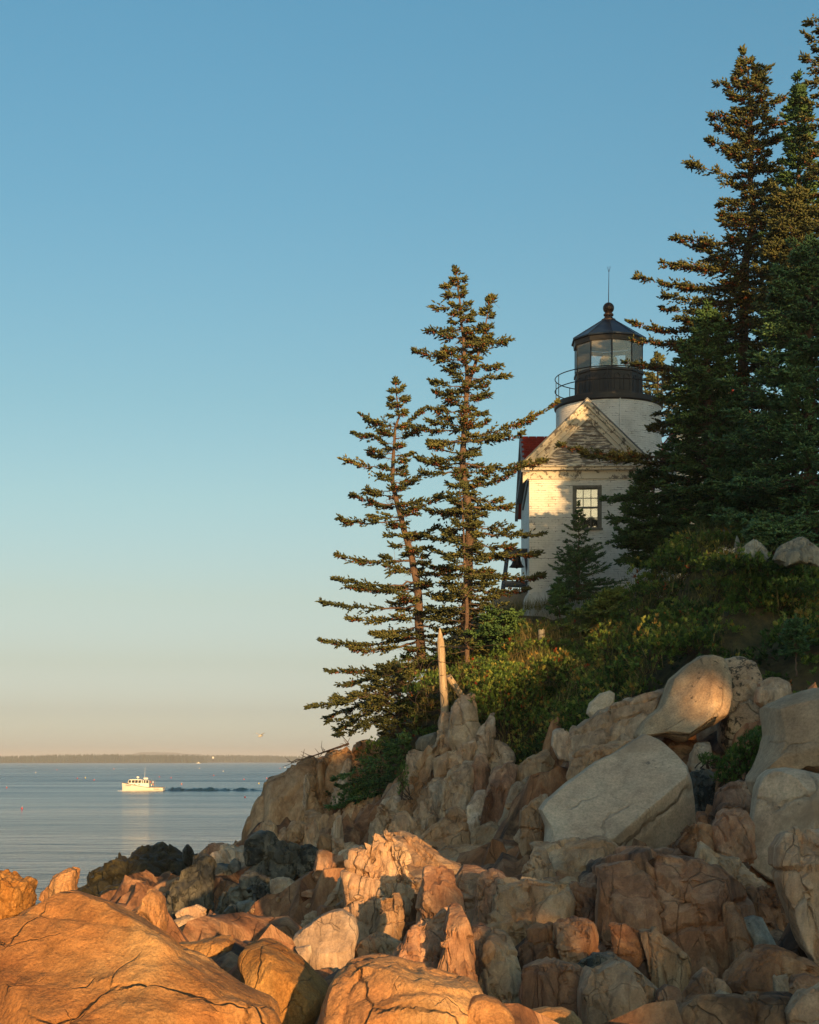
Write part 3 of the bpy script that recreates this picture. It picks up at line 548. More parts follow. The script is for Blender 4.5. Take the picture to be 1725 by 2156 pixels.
    rockz = 1 - np.clip((q[:, 1] - np.interp(q[:, 0], [-6, -2, 1, 2.5, 3.5, 5, 7, 10, 14], [60, 44, 40, 37, 33, 31.5, 29, 26, 20])) / 3, 0, 1)
    V[:, 2] -= rockz * np.interp(q[:, 1], [4, 9, 12, 20, 40], [0, .1, .18, .25, .4]) * (q[:, 1] > 5)
    V[:, 2] += (.06 + .05 * near) * fbm(V * 1.1, 4, 77)
    f1, f2, idv, off, gr = worley_g(V * 1.3, 5); V[:, 2] += rockz * ((idv - .5) * .32 + .34 * (off * gr).sum(1) - .1 * np.exp(-((f2 - f1) / .08) ** 2))
    f1, f2, idv, off, gr = worley_g(V * 3.1, 6); V[:, 2] += rockz * ((idv - .5) * .12 + .14 * (off * gr).sum(1))
    nx, ny = len(X), len(Yy); ii = np.arange(nx * ny).reshape(nx, ny)
    a, b, c, d = ii[:-1, :-1].ravel(), ii[1:, :-1].ravel(), ii[1:, 1:].ravel(), ii[:-1, 1:].ravel()
    T = np.concatenate([np.stack([a, b, c], 1), np.stack([a, c, d], 1)])
    me = mesh_np(root_name, V, T, True, 45)
    # soil and turf on the bluff, rock along the shore: one attribute
    x, y = q[:, 0], q[:, 1]
    edge = np.interp(x, [-6, -2, 1, 2.5, 3.5, 5, 7, 10, 14], [60, 44, 40, 37, 33, 31.5, 29, 26, 20])
    soil = np.clip((y - edge) / 1.5 + .5 * fbm(V * .8, 3, 9), 0, 1) * np.clip((V[:, 2] - 3.5), 0, 1)
    soil = np.maximum(soil, np.clip((V[:, 2] - 5) / 2, 0, 1) * (y < 4))
    at = me.attributes.new('soil', 'FLOAT', 'POINT'); at.data.foreach_set('value', soil.astype(np.float32))
    m, n, l, bs = mat_new('shore_ground'); p = wpos(n)
    rk = ramp(n, l, noise(n, l, p, 1.2, 6, .65, .4), [(.3, lin('#4d3c33')), (.5, lin('#7d6252')), (.7, lin('#a1876f'))])
    so = ramp(n, l, noise(n, l, p, 3.5, 6, .7), [(.3, lin('#33301c')), (.5, lin('#534a2c')), (.65, lin('#665c35')), (.8, lin('#806c45'))])
    wet = nd(n, 'ShaderNodeSeparateXYZ'); l.new(p, wet.inputs[0])
    wz = maths(n, l, 'ADD', wet.outputs[2], maths(n, l, 'MULTIPLY', noise(n, l, p, .8, 3), 1.2))
    rk = mix(n, l, ramp(n, l, maths(n, l, 'MULTIPLY', wz, .3), [(.45, 1), (.75, 0)]), rk, lin('#3b3a33'))
    a_ = nd(n, 'ShaderNodeAttribute', attribute_name='soil')
    l.new(mix(n, l, a_.outputs['Fac'], rk, so), bs.inputs['Base Color']); bs.inputs['Roughness'].default_value = .9
    bump(n, l, bs, noise(n, l, p, 9, 8, .7), .9, .08)
    me.materials.append(m); me.materials.append(M['rust'])
    ft = soil[T].mean(1) + .25 * vnoise(V[T[:, 0]] * 1.3, 12); me.polygons.foreach_set('material_index', (ft < .4).astype(np.int32))
    shore = link(root_name, me, m); tag(shore, 'rocky granite shore rising to a grassy bluff', kind='structure')
    for o in pieces: o.parent = shore
    return shore
build_shore()
def ground_zv(x, y):
    pts, wts = terr_pts; out = np.zeros(len(x))
    for a in range(0, len(x), 3000):
        dd = (x[a:a+3000, None] - pts[None, :, 0]) ** 2 + (y[a:a+3000, None] - pts[None, :, 1]) ** 2
        wg = wts / (dd + .02 + (.03 * np.maximum(y[a:a+3000], 6)[:, None]) ** 2 * .04) ** 2.6; out[a:a+3000] = (wg * pts[:, 2]).sum(1) / wg.sum(1)
    return out
def ground_z(x, y):
    pts, wts = terr_pts; dd = (pts[:, 0] - x) ** 2 + (pts[:, 1] - y) ** 2
    wg = wts / (dd + .02 + (.03 * max(y, 6)) ** 2 * .04) ** 2.6; return float((wg * pts[:, 2]).sum() / wg.sum())

# ------------------------------------------------------------------ broken blocks and rubble lying in the gaps of the ledge
def fillers():
    g = np.random.default_rng(17); protos = []
    for kI in range(12):
        D, T = ico(5 if kI < 6 else 4); V = D.copy()
        for j in range(22):
            v = g.normal(0, 1, 3); v /= np.linalg.norm(v); h = g.uniform(.42, .8); ex = np.maximum(V @ v - h, 0); V = V - ex[:, None] * v
        V = facet(V, T, .7, .07, .03, 700 + kI * 5); V = V + vnormals(V, T) * (.02 * fbm(V * 3, 5, 40 + kI))[:, None]
        protos.append(mesh_np('rock', V, T, True, 28))
    mats = {m: [] for m in ('pink', 'rust', 'tan', 'dark')}
    def place(x, y, s, mat, lean=None, sink=.25):
        kI = g.integers(0, 12); me = protos[kI]
        if not me.materials: me.materials.append(M['pink'])
        o = link('rock', me, None, shore); o.material_slots[0].link = 'OBJECT'; o.material_slots[0].material = M[mat]; z = ground_z(x, y) - rock_drop(x, y)
        o.location = (x, y, z + s[2] * (.5 - sink)); o.scale = s; o.rotation_euler = (g.uniform(-.4, .4), g.uniform(-.4, .4), g.uniform(0, 6.28)) if lean is None else (g.uniform(-.25, .1), lean + g.normal(0, .1), g.uniform(-.5, .5))
    n = 0
    for (u0, u1, v0, v1, Y0, Y1, cnt, smin, smax, mats_, up) in FILL:
        for i in range(cnt):
            u = g.uniform(u0, u1); Y = g.uniform(Y0, Y1); x = (u - UC) / F * Y; s = g.uniform(smin, smax) * Y / F
            if up: place(x, Y, np.array([s * .45, s * .4, s * 1.15]), mats_[g.integers(0, len(mats_))], .3)
            else: place(x, Y, np.array([s, s * g.uniform(.6, 1), s * g.uniform(.5, .9)]), mats_[g.integers(0, len(mats_))])
            n += 1
    # small rubble in the joints: one joined part
    Vs, Ts, b = [], [], 0; D, T = ico(2)
    for i in range(420):
        u = g.uniform(380, 1725); Y = g.uniform(12, 34); x = (u - UC) / F * Y
        if Y > edge_y0(x) - 1: continue
        V = D.copy()
        for j in range(8):
            v = g.normal(0, 1, 3); v /= np.linalg.norm(v); V = V - np.maximum(V @ v - g.uniform(.4, .8), 0)[:, None] * v
        s = g.uniform(5, 17) * Y / F; V = V * np.array([s, s * g.uniform(.6, 1), s * g.uniform(.5, .9)]); a = g.uniform(0, 6.28); V = np.stack([V[:, 0] * math.cos(a) - V[:, 1] * math.sin(a), V[:, 0] * math.sin(a) + V[:, 1] * math.cos(a), V[:, 2]], 1)
        Vs.append(V + np.array([x, Y, ground_z(x, Y) - rock_drop(x, Y) + .1 * s])); Ts.append(T + b); b += len(V)
    o = link('rubble', mesh_np('rubble', np.concatenate(Vs), np.concatenate(Ts), True, 25), M['pink'], shore); o['kind'] = 'stuff'
    return n
def edge_y0(x): return float(np.interp(x, [-6, -2, 1, 2.5, 3.5, 5, 7, 10, 14], [60, 44, 40, 37, 33, 31.5, 29, 26, 20]))
# (picture span, depth span, count, size range in picture units, materials, upright slabs?)
FILL = [(560, 800, 0, 0, 38, 46, 14, 26, 50, ('pink', 'tan'), True), (700, 1000, 0, 0, 33, 39, 16, 26, 52, ('pink', 'tan'), True), (900, 1150, 0, 0, 31, 36, 14, 22, 45, ('tan', 'pink'), True),
        (380, 640, 0, 0, 24, 38, 36, 25, 60, ('dark', 'dark', 'tan'), False), (380, 720, 0, 0, 15, 26, 28, 25, 62, ('pink', 'dark', 'rust'), False), (650, 1000, 0, 0, 20, 27, 16, 20, 40, ('pink', 'rust'), False),
        (900, 1400, 0, 0, 15.5, 20, 16, 18, 42, ('pink', 'rust'), False), (950, 1500, 0, 0, 12.3, 15, 14, 20, 45, ('pink', 'rust', 'tan'), False), (1400, 1725, 0, 0, 13.5, 20, 8, 20, 45, ('rust', 'pink'), False), (600, 1000, 0, 0, 11, 14.5, 12, 20, 45, ('pink', 'rust'), False)]
def rock_drop(x, y): return float(np.interp(y, [4, 9, 12, 20, 40], [0, .1, .18, .25, .4]))
fillers()

# ------------------------------------------------------------------ water out to the horizon
def water():
    m, n, l, b = mat_new('sea_water'); p = wpos(n)
    b.inputs['Base Color'].default_value = (.010, .035, .05, 1); b.inputs['Roughness'].default_value = .06; b.inputs['IOR'].default_value = 1.33
    w1 = noise(n, l, mapped(n, l, p, (.55, 1.5, 1)), 1.0, 4, .6, .3)
    w2 = noise(n, l, mapped(n, l, p, (.12, .3, 1)), 1.0, 3, .55, .3)
    w3 = noise(n, l, mapped(n, l, p, (.010, .055, 1)), 1.0, 3, .55)
    w0 = noise(n, l, mapped(n, l, p, (1.6, 4.0, 1)), 1.0, 3, .6, .3)
    h = maths(n, l, 'ADD', maths(n, l, 'MULTIPLY', maths(n, l, 'ADD', w1, maths(n, l, 'MULTIPLY', w0, .35)), .34), maths(n, l, 'MULTIPLY', w2, .9))
    sy = nd(n, 'ShaderNodeSeparateXYZ'); l.new(p, sy.inputs[0]); ds = ramp(n, l, maths(n, l, 'MULTIPLY', sy.outputs[1], 1 / 400.0), [(.14, .08), (.55, .20), (1.0, .26)])
    bands = ramp(n, l, w3, [(.36, .75), (.64, 1.15)])
    bp = bump(n, l, b, h, .5, .9); l.new(maths(n, l, 'MULTIPLY', bands, .8), bp.inputs['Strength'])
    l.new(maths(n, l, 'MULTIPLY', ds, ramp(n, l, w3, [(.36, .7), (.64, 1.15)])), b.inputs['Roughness'])
    V = np.array([(-9000, -300, 0), (9000, -300, 0), (9000, 12500, 0), (-9000, 12500, 0)], float)
    o = link('sea', mesh_np('sea', V, np.array([[0, 1, 2, 3]])), m); tag(o, 'calm blue bay with wind bands reaching the far islands', kind='structure')
water()
# ------------------------------------------------------------------ building materials
def uvmesh(name, V, Fq, UV):
    me = bpy.data.meshes.new(name); me.from_pydata([tuple(v) for v in V], [], Fq); me.update()
    ul = me.uv_layers.new(name='UVMap'); d = ul.data; k = 0
    for f in Fq:
        for i in f: d[k].uv = UV[i]; k += 1
    return me
def brick_white():
    m, n, l, b = mat_new('white_painted_brick'); uv = nd(n, 'ShaderNodeUVMap').outputs[0]; p = wpos(n)
    br = nd(n, 'ShaderNodeTexBrick', offset=.5)
    for k, v in (('Scale', 1.0), ('Mortar Size', .008), ('Mortar Smooth', .4), ('Brick Width', .215), ('Row Height', .071), ('Bias', 0.0)): br.inputs[k].default_value = v
    br.inputs['Color1'].default_value = (1, 1, 1, 1); br.inputs['Color2'].default_value = (.8, .8, .8, 1); br.inputs['Mortar'].default_value = (0, 0, 0, 1)
    wob = nd(n, 'ShaderNodeTexNoise'); wob.inputs['Scale'].default_value = 4; l.new(uv, wob.inputs['Vector'])
    wa = nd(n, 'ShaderNodeVectorMath', operation='MULTIPLY_ADD'); wa.inputs[1].default_value = (.02, .02, 0); l.new(wob.outputs['Color'], wa.inputs[0]); l.new(uv, wa.inputs[2]); l.new(wa.outputs[0], br.inputs['Vector'])
    base = ramp(n, l, noise(n, l, p, 1.5, 6, .65), [(.3, lin('#c9c3b8')), (.5, lin('#e0dbd1')), (.7, lin('#e8e4db'))])
    base = mix(n, l, .13, base, br.outputs['Color'], 'MULTIPLY')
    # paint flaked along joints
    jn = ramp(n, l, br.outputs['Fac'], [(.35, 0), (.6, 1)]); fl = ramp(n, l, noise(n, l, mapped(n, l, uv, (2.2, 7, 1)), 1.0, 5, .75), [(.54, 0), (.60, 1)])
    f = maths(n, l, 'MULTIPLY', jn, fl)
    base = mix(n, l, f, base, lin('#4d3427'))
    chip = ramp(n, l, noise(n, l, mapped(n, l, uv, (3, 6, 1)), 1.5, 7, .8), [(.67, 0), (.68, 1)])
    base = mix(n, l, chip, base, lin('#75503c'))
    l.new(base, b.inputs['Base Color']); b.inputs['Roughness'].default_value = .6
    h = maths(n, l, 'ADD', maths(n, l, 'MULTIPLY', br.outputs['Color'], 1.0), maths(n, l, 'MULTIPLY', noise(n, l, p, 30, 4, .7), .5))
    bump(n, l, b, h, .65, .016); return m
def peel(name, paint, wood, amt, scale=(1.2, 1, 9)):
    m, n, l, b = mat_new(name); p = wpos(n)
    f = ramp(n, l, noise(n, l, mapped(n, l, p, scale), 2.0, 6, .7, .3), [(amt, 0), (amt + .03, 1)])
    wc = ramp(n, l, noise(n, l, mapped(n, l, p, (2, 2, 40)), 1.5, 4, .6), [(.3, tuple(x * .6 for x in wood[:3]) + (1,)), (.7, wood)])
    l.new(mix(n, l, f, paint, wc), b.inputs['Base Color']); b.inputs['Roughness'].default_value = .7
    bump(n, l, b, maths(n, l, 'MULTIPLY', f, -1.0), .4, .008); return m
def plain(name, col, rough=.5, metal=0.0, var=.25, scale=8, bs=.3):
    m, n, l, b = mat_new(name); p = wpos(n)
    nz = noise(n, l, p, scale, 5, .65)
    l.new(mix(n, l, ramp(n, l, nz, [(.3, 0), (.75, 1)]), tuple(x * (1 - var) for x in col[:3]) + (1,), tuple(min(1, x * (1 + var)) for x in col[:3]) + (1,)), b.inputs['Base Color'])
    b.inputs['Roughness'].default_value = rough; b.inputs['Metallic'].default_value = metal
    if bs: bump(n, l, b, noise(n, l, p, scale * 5, 4, .6), bs, .01)
    return m
B = {}
B['brick'] = brick_white()
B['clap'] = peel('peeling_clapboard', lin('#cfc6b6'), lin('#7b7167'), .46)
B['trim'] = peel('weathered_trim', lin('#d2c8b5'), lin('#857a6d'), .54, (3, 3, 3))
B['rough_white'] = plain('whitewashed_rubble', lin('#d8d4ca'), .8, 0, .12, 5, .6)
B['black'] = plain('black_iron', lin('#151414'), .5, 0, .35, 6, .2)
B['roofblack'] = plain('blue_black_roof', lin('#1c2836'), .38, .3, .15, 3, .05)
B['bronze'] = plain('rusty_ball', lin('#3b2c24'), .45, .4, .4, 12, .3)
B['wframe'] = plain('grey_window_wood', lin('#6d6a5f'), .7, 0, .35, 15, .3)
B['red'] = plain('red_shingle', lin('#93271b'), .75, 0, .25, 9, .4)
B['slate'] = plain('grey_eave_paint', lin('#6b7178'), .6, 0, .2, 6, .2)
B['bellgrey'] = plain('grey_painted_timber', lin('#4a4f55'), .6, 0, .2, 8, .2)
B['bell'] = plain('old_bronze', lin('#38332f'), .4, .6, .3, 8, .1)
B['concrete'] = plain('old_concrete', lin('#8f8677'), .9, 0, .2, 5, .4)
B['cream'] = plain('cream_blind', lin('#d3c7a8'), .8, 0, .05, 3, 0)
B['interior'] = plain('dark_room', lin('#2d2a26'), .9, 0, .1, 3, 0)
def glass(name, overlay, dcol, refl=.12):
    m = bpy.data.materials.new(name); m.use_nodes = True; n = m.node_tree.nodes; l = m.node_tree.links; n.clear()
    o = nd(n, 'ShaderNodeOutputMaterial'); t = nd(n, 'ShaderNodeBsdfTransparent'); g = nd(n, 'ShaderNodeBsdfGlossy'); g.inputs['Roughness'].default_value = .03
    d = nd(n, 'ShaderNodeBsdfDiffuse'); d.inputs['Color'].default_value = dcol
    fr = nd(n, 'ShaderNodeFresnel'); fr.inputs[0].default_value = 1.5
    a = nd(n, 'ShaderNodeMixShader'); l.new(maths(n, l, 'ADD', fr.outputs[0], refl), a.inputs[0]); l.new(t.outputs[0], a.inputs[1]); l.new(g.outputs[0], a.inputs[2])
    c = nd(n, 'ShaderNodeMixShader'); f = maths(n, l, 'MULTIPLY', ramp(n, l, noise(n, l, wpos(n), 3, 4, .6), [(.2, .5), (.8, 1.3)]), overlay)  # uneven film of dirt over the pane
    l.new(f, c.inputs[0]); l.new(a.outputs[0], c.inputs[1]); l.new(d.outputs[0], c.inputs[2]); l.new(c.outputs[0], o.inputs[0]); return m
B['lglass'] = glass('salt_hazed_glass', .16, lin('#c9c3ae'), .05)
B['wglass'] = glass('window_glass', .06, lin('#b9b5a6'), .12)
def lens_mat():
    m, n, l, b = mat_new('prism_glass'); b.inputs['Base Color'].default_value = lin('#a7ab86'); b.inputs['Roughness'].default_value = .15
    b.inputs['Transmission Weight'].default_value = .6; return m
B['lens'] = lens_mat()
def wood_mat(name, a, c):
    m, n, l, b = mat_new(name); p = wpos(n)
    g = noise(n, l, mapped(n, l, p, (22, 22, 1.4)), 1.0, 6, .7, .4)
    l.new(ramp(n, l, g, [(.3, a), (.7, c)]), b.inputs['Base Color']); b.inputs['Roughness'].default_value = .85
    bump(n, l, b, g, .7, .02); return m
B['post'] = wood_mat('weathered_post', lin('#8b7358'), lin('#c8b291'))
B['greypost'] = wood_mat('grey_post', lin('#77705f'), lin('#aaa08c'))
B['wire'] = plain('rusty_wire', lin('#5b4a3c'), .6, .5, .2, 6, 0)

# ------------------------------------------------------------------ lighthouse tower
TX, TY = 6.72, 54.0
lt = empty('lighthouse_tower', (TX, TY, 9.6)); tag(lt, 'white brick lighthouse tower with black ten-sided lantern and railed gallery', 'lighthouse')
def zz(z): return z - 9.6
ns = 64; V = []; UV = []; Fq = []
for zi, z in enumerate((0, zz(16.86))):
    for j in range(ns + 1):
        a = 2 * math.pi * j / ns + math.pi / 2; r = 1.77; V.append((r * math.cos(a), r * math.sin(a), z)); UV.append((2 * math.pi * j / ns * r, z))
Fq = [(j, j + 1, ns + 1 + j + 1, ns + 1 + j) for j in range(ns)]
me = uvmesh('wall', V, Fq, UV); me.polygons.foreach_set('use_smooth', np.ones(ns, dtype=bool)); link('wall', me, B['brick'], lt)
MB().lathe([(1.72, zz(16.80)), (1.80, zz(16.82)), (1.83, zz(16.86)), (1.83, zz(17.03)), (1.0, zz(17.04))], 64).build('gallery_deck', B['black'], lt, True)
RN, RR, PH = 10, 1.174, -math.pi / 2 - R(1.5)
par = MB().lathe([(RR + .04, zz(17.02)), (RR + .04, zz(17.10)), (RR - .01, zz(17.12)), (RR - .01, zz(17.92)), (RR + .03, zz(17.94)), (RR + .03, zz(18.02)), (RR - .1, zz(18.03))], RN, ph=PH).build('lantern_parapet', B['black'], lt)
apo = (RR - .01) * math.cos(math.pi / RN)
for k in range(RN):         # two arched panels in every side of the parapet
    am = PH + (k + .5) * 2 * math.pi / RN; nrm = Vector((math.cos(am), math.sin(am), 0)); tan = Vector((-math.sin(am), math.cos(am), 0))
    for s in (-.17, .17):
        pts = []
        for q in range(13):
            th = math.pi * q / 12; pts.append(nrm * (apo + .004) + tan * (s + .10 * math.cos(th)) + Vector((0, 0, zz(17.72) + .10 * math.sin(th))))
        pts = [pts[0] - Vector((0, 0, .45))] + pts + [pts[-1] - Vector((0, 0, .45))]
        MB().tube(pts, .013, 5).build('arched_moulding', B['black'], par)
for k in range(RN):
    a0 = PH + k * 2 * math.pi / RN; a1 = a0 + 2 * math.pi / RN; r = RR - .02
    p0 = Vector((r * math.cos(a0), r * math.sin(a0), 0)); p1 = Vector((r * math.cos(a1), r * math.sin(a1), 0)); d = (p1 - p0).normalized() * .03
    MB().tube([p0 + Vector((0, 0, zz(18.0))), p0 + Vector((0, 0, zz(18.95)))], .022, 6).build('lantern_mullion', B['black'], lt)
    p0 += d; p1 -= d; nr = Vector((p0 + p1)).normalized() * .012
    MB().prism([p0 + Vector((0, 0, zz(18.02))), p1 + Vector((0, 0, zz(18.02))), p1 + Vector((0, 0, zz(18.93))), p0 + Vector((0, 0, zz(18.93)))], -nr).build('lantern_pane', B['lglass'], lt)
MB().lathe([(RR - .05, zz(18.92)), (RR + .03, zz(18.93)), (RR + .05, zz(19.08)), (RR + .11, zz(19.10))], RN, ph=PH).build('lantern_fascia', B['black'], lt)
rf = MB().lathe([(RR - .1, zz(19.09)), (RR + .11, zz(19.105)), (RR + .11, zz(19.15)), (.20, zz(19.86))], RN, ph=PH).build('lantern_roof', B['roofblack'], lt)
for k in range(RN):
    a0 = PH + k * 2 * math.pi / RN; e = Vector((math.cos(a0), math.sin(a0), 0))
    MB().tube([e * (RR + .11) + Vector((0, 0, zz(19.155))), e * .2 + Vector((0, 0, zz(19.866)))], .014, 5).build('roof_seam', B['roofblack'], rf)
MB().lathe([(.24, zz(19.83)), (.24, zz(19.88)), (.15, zz(19.93)), (.13, zz(19.99)), (.17, zz(20.02)), (.17, zz(20.06)), (.13, zz(20.09)), (.12, zz(20.12))] +
           [(.19 * math.sin(t), zz(20.27) - .19 * math.cos(t)) for t in np.linspace(.65, math.pi - .02, 14)], 24).build('ventilator_ball', B['bronze'], lt, True)
rod = MB().tube([(0, 0, zz(20.44)), (.012, 0, zz(21.5))], [.016, .008], 6).build('lightning_rod', B['bronze'], lt)
for dx, dy in ((-.055, .02), (.06, 0), (0, -.05)): MB().tube([(.012, 0, zz(21.48)), (.012 + dx, dy, zz(21.68))], [.007, .004], 5).build('rod_prong', B['bronze'], rod)
rail = MB()
for zr in (17.89, 17.48): rail.tube([(1.80 * math.cos(a), 1.80 * math.sin(a), zz(zr)) for a in np.linspace(0, 2 * math.pi, 65)], .017, 6, False)
rail = rail.build('gallery_railing', B['black'], lt, True)
for k in range(11):
    a = PH - .12 + k * 2 * math.pi / 11; MB().tube([(1.80 * math.cos(a), 1.80 * math.sin(a), zz(17.03)), (1.80 * math.cos(a), 1.80 * math.sin(a), zz(17.91))], .014, 6).build('railing_post', B['black'], rail)
MB().lathe([(.14, zz(18.0)), (.30, zz(18.06))] + [(.30 + (.018 if i % 2 else 0) - .13 * max(0, (i - 8) / 6) ** 2, zz(18.1 + i * .042)) for i in range(15)] + [(.10, zz(18.74))], 20).build('fresnel_lens', B['lens'], lt)
MB().lathe([(.11, zz(17.2)), (.11, zz(18.0))], 12).build('lens_pedestal', B['bell'], lt)
a = -math.pi / 2 + R(5); MB().tube([(1.79 * math.cos(a), 1.79 * math.sin(a), zz(13)), (1.79 * math.cos(a), 1.79 * math.sin(a), zz(16.84))], .025, 6).build('conduit', B['brick'], lt)

# ------------------------------------------------------------------ gabled brick house in front of the tower
HX, HY, HZ = 5.543, 50.0, 9.7
ho = empty('gabled_house', (HX, HY, HZ), R(-2.4)); tag(ho, 'small white brick house with peeling gable below the lighthouse', 'house')
hw, depth, ev = 1.796, 6.0, 14.05 - HZ; ap = 16.10 - HZ
wx0, wx1, wz0, wz1 = 5.10 - HX, 6.01 - HX, 12.20 - HZ, 13.60 - HZ
def quad_uv(name, P4, U4, par): return link(name, uvmesh(name, P4, [(0, 1, 2, 3)], U4), B['brick'], par)
# front wall with the window opening: pieces share one mesh
V = []; UVs = []; Fq = []
def wq(x0, x1, z0, z1):
    b = len(V); V.extend([(x0, 0, z0), (x1, 0, z0), (x1, 0, z1), (x0, 0, z1)]); UVs.extend([(x0, z0), (x1, z0), (x1, z1), (x0, z1)]); Fq.append((b, b + 1, b + 2, b + 3))
wq(-hw, wx0, 0, ev); wq(wx1, hw, 0, ev); wq(wx0, wx1, 0, wz0); wq(wx0, wx1, wz1, ev)
for (x, s) in ((wx0, 1), (wx1, -1)):
    b = len(V); V.extend([(x, 0, wz0), (x, .14, wz0), (x, .14, wz1), (x, 0, wz1)]); UVs.extend([(0, wz0), (.14, wz0), (.14, wz1), (0, wz1)]); Fq.append((b, b + 1, b + 2, b + 3) if s > 0 else (b + 3, b + 2, b + 1, b))
b = len(V); V.extend([(wx0, 0, wz1), (wx1, 0, wz1), (wx1, .14, wz1), (wx0, .14, wz1)]); UVs.extend([(0, 0)] * 4); Fq.append((b, b + 1, b + 2, b + 3))
# side walls and back
for x in (-hw, hw):
    b = len(V); V.extend([(x, 0, 0), (x, depth, 0), (x, depth, ev), (x, 0, ev)]); UVs.extend([(0, 0), (depth, 0), (depth, ev), (0, ev)]); Fq.append((b + 3, b + 2, b + 1, b) if x < 0 else (b, b + 1, b + 2, b + 3))
b = len(V); V.extend([(-hw, depth, 0), (hw, depth, 0), (hw, depth, ev), (0, depth, ap), (-hw, depth, ev)]); UVs.extend([(0, 0)] * 5); Fq.append((b, b + 1, b + 2, b + 3, b + 4))
link('wall', uvmesh('wall', V, Fq, UVs), B['brick'], ho)
# rough whitewashed footing
g = ico(5); D, T = g
Vp = np.stack([np.sign(D[:, 0]) * np.abs(D[:, 0]) ** .45 * (hw + .16), np.sign(D[:, 1]) * np.abs(D[:, 1]) ** .5 * .55 + .40, np.sign(D[:, 2]) * np.abs(D[:, 2]) ** .6 * .85], 1)
Vp[:, 0] -= .10 * np.clip(-Vp[:, 2], -.3, 1); Vp += vnormals(Vp, T) * (.06 * fbm(Vp * 2.2, 4, 3))[:, None]
link('footing', mesh_np('footing', Vp, T, True, 40), B['rough_white'], ho, (0, .02, .05))
# frieze and cornice
MB().box((0, -.03, ev - .12), (2 * hw + .06, .06, .26)).build('frieze', B['trim'], ho)
MB().box((0, -.10, ev + .05), (2 * hw + .30, .24, .09)).box((0, -.14, ev + .115), (2 * hw + .40, .32, .04)).build('cornice', B['trim'], ho)
for s in (-1, 1): MB().box((s * (hw + .12), depth / 2 - .05, ev + .02), (.26, depth + .2, .12)).box((s * (hw + .03), depth / 2, ev - .16), (.06, depth, .24)).build('eave', B['slate'], ho)
# gable clapboards
zb = ev + .14; ztop = ap - .10; slope = (ap - ev) / (hw + .18)
nb = 13
gable = MB().prism([(-hw, .06, zb), (hw, .06, zb), (0, .06, ztop)], (0, .05, 0)).build('gable_backing', B['clap'], ho)
for i in range(nb):
    z0 = zb + (ztop - zb) * i / nb; z1 = zb + (ztop - zb) * (i + 1) / nb + .015
    def half(z): return max(.02, hw * (ztop - z) / (ztop - zb) + .02)
    a0, a1 = half(z0), half(min(z1, ztop))
    MB().prism([(-a0, 0, z0), (a0, 0, z0), (a1, .03, z1), (-a1, .03, z1)], (0, .03, 0)).build('clapboard', B['clap'], ho)
# rake boards: stepped mouldings
for s in (-1, 1):
    ex, ez = hw + .20, ev + .10; L_ = math.hypot(ex, ap + .02 - ez); dx, dz = s * ex / L_, (ez - ap - .02) / L_
    for (o0, o1, y0, y1) in ((0, .07, -.26, .05), (.07, .15, -.20, .05), (.15, .30, -.10, .05), (.30, .42, -.04, .05)):
        up = Vector((0, 0, 1)); A_ = Vector((0, 0, ap + .14)); E_ = Vector((s * ex, 0, ez + .12)); c_ = 1 / math.cos(math.atan2(ap - ez, ex))
        q = [A_ - up * o0 * c_, E_ - up * o0 * c_, E_ - up * o1 * c_, A_ - up * o1 * c_]
        MB().prism([(p.x, y0, p.z) for p in q], (0, y1 - y0, 0)).build('rake_board', B['trim'], ho)
    MB().prism([(0, -.28, ap + .19), (s * (ex + .05), -.28, ez + .13), (s * (ex + .05), -.28, ez + .09), (0, -.28, ap + .15)], (0, depth + .4, 0)).build('roof', B['slate'], ho)
# window: frame, sashes, muntins, panes
wn = empty('window', (0, 0, 0)); wn.parent = ho
ww, wh = wx1 - wx0, wz1 - wz0; cx, cz = (wx0 + wx1) / 2, (wz0 + wz1) / 2
fm = MB()
for s in (-1, 1): fm.box((cx + s * (ww / 2 - .045), .06, cz), (.09, .12, wh))
fm.box((cx, .06, wz1 - .04), (ww - .18, .12, .08)).box((cx, .03, wz0 + .03), (ww + .06, .2, .06)); fm.build('frame', B['wframe'], wn)
x0, x1 = wx0 + .09, wx1 - .09
for si, (z0, z1, y) in enumerate(((cz, wz1 - .08, .07), (wz0 + .06, cz + .03, .10))):
    sh = MB(); sh.box((cx, y, z0 + .02), (x1 - x0, .03, .045)).box((cx, y, z1 - .02), (x1 - x0, .03, .04))
    for xx in (x0 + .02, x1 - .02): sh.box((xx, y, (z0 + z1) / 2), (.04, .03, z1 - z0 - .09))
    for k in (1, 2): sh.box((x0 + (x1 - x0) * k / 3, y + .001, (z0 + z1) / 2), (.022, .026, z1 - z0 - .09))
    sh.box((cx, y + .002, (z0 + z1) / 2), (x1 - x0 - .08, .024, .022)); sh.build('sash', B['wframe'], wn)
    for k in range(3):
        for j in range(2):
            pw = (x1 - x0) / 3; ph = (z1 - z0) / 2
            MB().box((x0 + pw * (k + .5), y + .008, z0 + ph * (j + .5)), (pw - .024, .004, ph - .03)).build('pane', B['wglass'], wn)
MB().box((cx, .19, cz + .20), (ww + .1, .02, wh - .40)).build('blind', B['cream'], wn)
MB().box((cx, .9, cz), (ww + .8, .02, wh + .6)).build('room_wall', B['interior'], wn)

